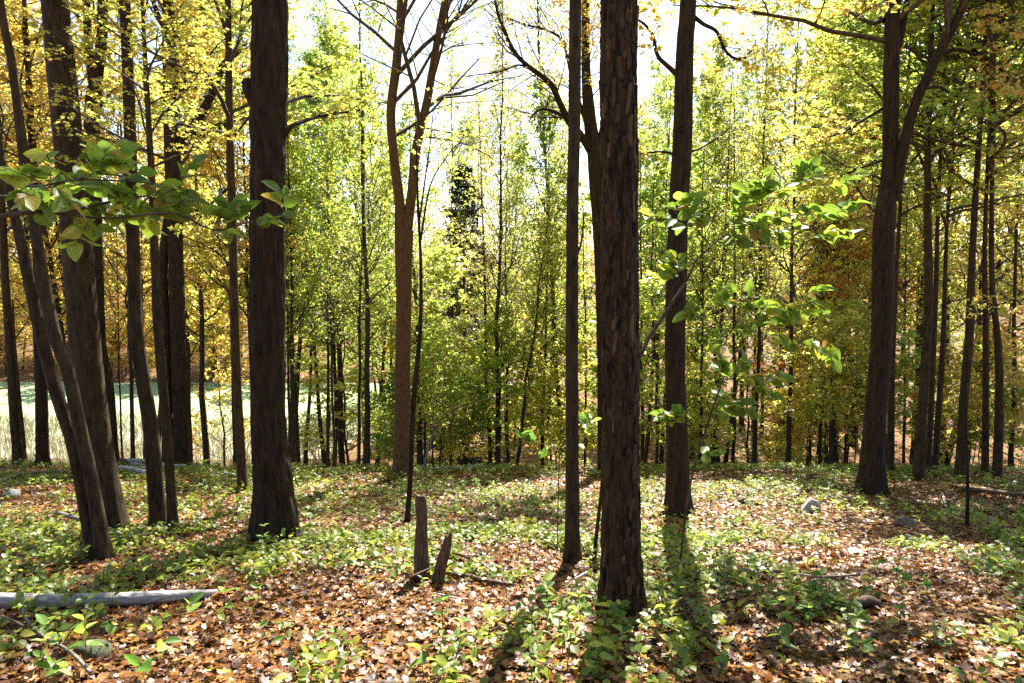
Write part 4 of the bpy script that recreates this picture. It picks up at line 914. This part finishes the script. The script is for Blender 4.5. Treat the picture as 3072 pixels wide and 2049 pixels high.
# ------------------------------------------------------------------ dead wood
def stick(name, label, px, w, mat, cat="branch", group=None, lift=0.0, sides=10, branches=(), rough=0.08, free=False, end_r=None):
    """a branch lying on the ground along photo points"""
    P = []
    for k, q in enumerate(px):
        p = ground(q[0], q[1])
        if len(q) > 2:
            p = at(q[0], q[1], p[1] + q[2])
        P.append(p)
    P = np.array(P); rad = np.array([w[k] / 2 / FPX * depth(P[k]) for k in range(len(P))])
    if not free: P[:, 2] = height(P[:, 0], P[:, 1]) + rad * 0.8 + 0.025 + lift
    base = P[0].copy(); base[2] = gz(base[0], base[1])
    e = empty(name, base); tag(e, label, cat, group)
    def body(P, rad, nm):
        C = np.vstack([P[:1] + (P[:1] - P[1:2]) * 1e-3, P]); me = trunk_mesh(name + "_" + nm, P - base, rad, M[mat], sides, 0.05, 0.0, rough, 2.5, 6, 3)
        bm_cap(me, sides); mobj(nm, me, e)
    body(P, rad, "shaft")
    for bp, bw in branches:
        Q = np.array([at(u, v, ground(min(max(u, 1), 3070), max(v, 1420))[1] if yy is None else yy) for (u, v, yy) in bp]); rq = np.array([bw[k] / 2 / FPX * depth(Q[k]) for k in range(len(Q))])
        body(Q, rq, "side_branch")
    return e
def bm_cap(me, sides):
    """close both ends of a tube with a slightly sunken, splintered cap"""
    import bmesh
    bm = bmesh.new(); bm.from_mesh(me); bm.verts.ensure_lookup_table(); n = len(bm.verts)
    for ring in ([bm.verts[k] for k in range(sides)], [bm.verts[n - sides + k] for k in range(sides)]):
        c = bm.verts.new(sum((v.co for v in ring), Vector()) / sides)
        for k in range(sides): bm.faces.new((ring[k], ring[(k + 1) % sides], c))
    bmesh.ops.recalc_face_normals(bm, faces=bm.faces[:]); bm.to_mesh(me); bm.free()
stick("fallen_log", "long weathered grey barkless log lying in the litter", [(-420, 1800), (0, 1826), (250, 1826), (450, 1818), (620, 1800), (650, 1790)], [42, 42, 40, 38, 24, 16], 'grey_wood', "log", sides=24, rough=0.05)
stick("forked_twig", "bare grey forked twig lying in front of the weathered log", [(275, 2060), (215, 1995), (130, 1940), (80, 1888), (70, 1850)], [11, 10, 9, 8, 7], 'deadwood', "twig", lift=0.05,
    branches=[([(72, 1880, 4.45), (40, 1862, 4.5), (0, 1848, 4.55)], [7, 6, 5]), ([(70, 1852, 4.47), (80, 1822, 4.5), (112, 1787, 4.5)], [6, 5, 4])])
stick("fallen_branch", "dark branch lying behind the feet of the crooked leaning pair", [(165, 1560), (230, 1580), (290, 1596), (350, 1622), (385, 1640)], [12, 12, 10, 9, 7], 'deadwood', "branch", lift=0.08,
    branches=[([(340, 1610, 8.0), (400, 1625, 7.9), (425, 1605, 7.9), (455, 1600, 7.9)], [5, 4, 4, 3])])
stick("fallen_branch", "short dark branch in herbs near the crooked leaning pair", [(136, 1590), (170, 1608), (205, 1622)], [9, 8, 6], 'rot_wood', "branch")
stick("fallen_branch", "long thin arched branch on the ground beside the grey rock", [(-30, 1482), (40, 1446), (110, 1434), (200, 1428)], [9, 8, 8, 6], 'deadwood', "branch", lift=0.1)
PILE = [((345, 1398), (455, 1412), 10), ((360, 1420), (455, 1440), 13), ((385, 1396), (470, 1408), 12), ((395, 1416), (480, 1422), 11), ((350, 1378), (385, 1395), 18), ((460, 1420), (560, 1418), 8), ((420, 1432), (470, 1428), 10)]
PLAB = ["thin pole on top of the brush pile behind the slim brown trunk", "thick pale log at the front of the brush pile", "grey log across the back of the brush pile", "short log in the middle of the brush pile", "dark upturned root lump at the end of the brush pile", "thin stick poking out of the brush pile towards the twin maple", "stubby log end in the brush pile"]
for k, (a, b, w) in enumerate(PILE):
    stick("brush_pile_log", PLAB[k], [a, ((a[0] + b[0]) / 2, (a[1] + b[1]) / 2 - 2), b], [w, w, w * 0.8], 'rot_wood' if k == 4 else 'grey_wood', "log", "logs of the brush pile", lift=0.05 + 0.05 * (k % 3), sides=10)
stick("fallen_branch", "two-part pale stick lying between the slender trunk and the brush pile", [(635, 1430), (680, 1430), (712, 1436)], [8, 7, 5], 'grey_wood', "branch", lift=0.05)
stick("fallen_log", "dark log at the crest by the slim two-topped trunk", [(1045, 1400), (1080, 1399), (1118, 1401)], [10, 10, 8], 'rot_wood', "log")
stick("fallen_log", "thin straight log on the crest before the spruce", [(1265, 1405), (1340, 1408), (1400, 1404), (1460, 1392)], [6, 7, 9, 9], 'grey_wood', "log", lift=0.05)
stick("fallen_branch", "dark stick on the ground beside the broken snags", [(1340, 1735), (1400, 1745), (1470, 1763), (1540, 1772)], [11, 12, 12, 9], 'rot_wood', "branch", lift=0.02)
stick("fallen_branch", "crooked twig propped on the broken snags and sloping to the ground", [(1290, 1664), (1335, 1678), (1395, 1695), (1440, 1722), (1472, 1752)], [7, 8, 8, 7, 5], 'rot_wood', "branch", lift=0.06,
    branches=[([(1312, 1668, 6.7), (1295, 1700, 6.6), (1280, 1735, 6.5)], [6, 6, 5])])
stick("fallen_branch", "thin pale stick in the litter below the broken snags", [(1300, 1790), (1360, 1802), (1415, 1812)], [5, 5, 4], 'grey_wood', "branch")
stick("fallen_branch", "long hair-thin twig running downhill from the snags' feet", [(1325, 1735), (1270, 1760), (1190, 1800), (1120, 1850)], [4, 4, 4, 3], 'twig', "twig", lift=0.12)
stick("fallen_branch", "short dark branch in the clearing of herbs above the snags", [(1440, 1567), (1475, 1565), (1515, 1580)], [7, 8, 6], 'rot_wood', "branch")
stick("fallen_branch", "pale stick between the slim bare trunk and the shaggy trunk", [(1722, 1765), (1750, 1748), (1775, 1733)], [8, 8, 6], 'grey_wood', "branch", lift=0.05)
stick("fallen_branch", "thin fallen stick between the snags and the slim bare trunk", [(1385, 1676), (1420, 1675), (1440, 1676)], [6, 6, 5], 'grey_wood', "branch")
stick("fallen_branch", "knotty dark branch lying across the sunlit litter", [(2140, 1735), (2210, 1726), (2300, 1722), (2390, 1735), (2470, 1742), (2580, 1733)], [7, 12, 13, 10, 8, 6], 'deadwood', "branch",
    branches=[([(2560, 1728, 6.3), (2600, 1710, 6.4), (2640, 1692, 6.6)], [4, 3, 2])])
stick("fallen_log", "blackish log lying in shade near the spindly sapling", [(2890, 1476), (2960, 1482), (3060, 1495), (3150, 1505)], [14, 14, 15, 15], 'rot_wood', "log")
stick("fallen_branch", "white peeled stick in litter near the tall forked maple", [(2826, 1486), (2832, 1505), (2838, 1530)], [6, 7, 4], 'grey_wood', "branch")
stick("fallen_branch", "dark branch beside the tall forked maple's foot", [(2420, 1436), (2470, 1442), (2530, 1448)], [8, 8, 6], 'rot_wood', "branch")
stick("rotten_stump", "dark rotten stump lump in sunlit litter", [(2560, 1832), (2600, 1826), (2640, 1830)], [16, 34, 20], 'rot_wood', "stump", rough=0.25)
stick("fallen_branch", "arching pale dead sapling bent over beside the V-forked trunk", [(1268, 1395), (1290, 1330, 0.2), (1320, 1262, 0.6), (1370, 1225, 1.0), (1430, 1205, 1.0), (1495, 1190, 1.0)], [8, 7, 5, 4, 3, 3], 'deadwood', "branch", free=True)

# broken snags
def snag(label, px, w, seed):
    b = ground(*px[0]); y = b[1]; base = np.array([at(px[0][0], px[0][1], y)[0], y, 0]); base[2] = gz(base[0], y)
    P, rad = px_path(px, y, w); P[0] = base; P = np.vstack([P[0] - [0, 0, 0.2], P]); rad = np.concatenate([rad[:1], rad])
    e = empty("broken_snag", base); tag(e, label, "snag")
    me = trunk_mesh("snag", P - base, rad, M['rot_wood'], 32, 0.03, 0.25, 0.12, 4, 12, seed, 0.2)
    # ragged broken top
    n = len(me.vertices); g = np.random.default_rng(seed); co = np.empty(n * 3, np.float32); me.vertices.foreach_get("co", co); co = co.reshape(-1, 32, 3)
    jag = (vnoise(np.arange(32) / 32 * 6, np.full(32, seed * 3.3), 6) - 0.4) * 0.09
    for k in (1, 2, 3): co[-k, :, 2] += jag * (1 - 0.3 * (k - 1))
    me.vertices.foreach_set("co", co.ravel()); bm_cap(me, 32); me.update()
    mobj("trunk", me, e)
snag("taller broken snag, an upright dead stub in the litter beside a slanting one", [(1265, 1742), (1264, 1640), (1266, 1560), (1262, 1495)], [44, 38, 34, 33], 1)
snag("shorter slanting broken snag with a split top beside the upright stub", [(1312, 1752), (1325, 1690), (1340, 1640), (1347, 1603)], [34, 32, 27, 20], 2)

# ------------------------------------------------------------------ rocks
def rock(label, u, v, w, h, mat, seed, dpt=0.8):
    import bmesh
    b = ground(u, v); b[2] = gz(b[0], b[1]); s = depth(b) / FPX
    bm = bmesh.new(); bmesh.ops.create_icosphere(bm, subdivisions=4, radius=1.0); g = np.random.default_rng(seed)
    cuts = unit(g.normal(size=(14, 3))); dist = 0.62 + 0.3 * g.random(14)
    for vt in bm.verts:
        c = np.array(vt.co)
        for q, dd in zip(cuts, dist):
            k = c @ q
            if k > dd: c = c - q * (k - dd) * 0.9
        c = c * (1 + 0.06 * (vnoise(np.array([c[0] * 4 + 9]), np.array([c[1] * 4 + c[2] * 3 + 7]))[0] - 0.5))
        vt.co = c
    me = bpy.data.meshes.new("rock"); bm.to_mesh(me); bm.free(); me.materials.append(M[mat])
    for p in me.polygons: p.use_smooth = True
    o = mobj("rock", me); o.location = b + np.array([0, 0, h * s * 0.25]); o.scale = (w * s / 2 * 1.15, w * s / 2 * dpt, h * s * 0.75); o.rotation_euler = (0.1, 0.1, g.random() * 0.8 - 0.4)
    tag(o, label, "rock")
rock("pale sunlit boulder in herbs", 2432, 1535, 56, 46, 'rock', 1)
rock("brown half-buried rock in the forked maple's shadow", 2712, 1578, 62, 34, 'rock_brown', 2)
rock("low dark rock in herbs near the sturdy trunk", 2228, 1508, 36, 24, 'rock_brown', 3)
rock("flat pale stone in the sunlit litter patch", 2570, 1662, 70, 14, 'rock', 4)
rock("low flat brown rock in orange litter beyond the sturdy trunk", 2290, 1592, 56, 18, 'rock_brown', 5)
rock("small grey stone in the broad shadow near the spindly sapling", 2922, 1664, 26, 16, 'rock', 6)
rock("mossy dark rock sunk in litter below the weathered log", 272, 1968, 118, 46, 'moss_rock', 7)
rock("grey rock beside the long thin arched branch", 35, 1492, 56, 26, 'rock', 8)
rock("small brown stone between the arched branch and the leaning pair", 150, 1488, 34, 16, 'rock_brown', 9)
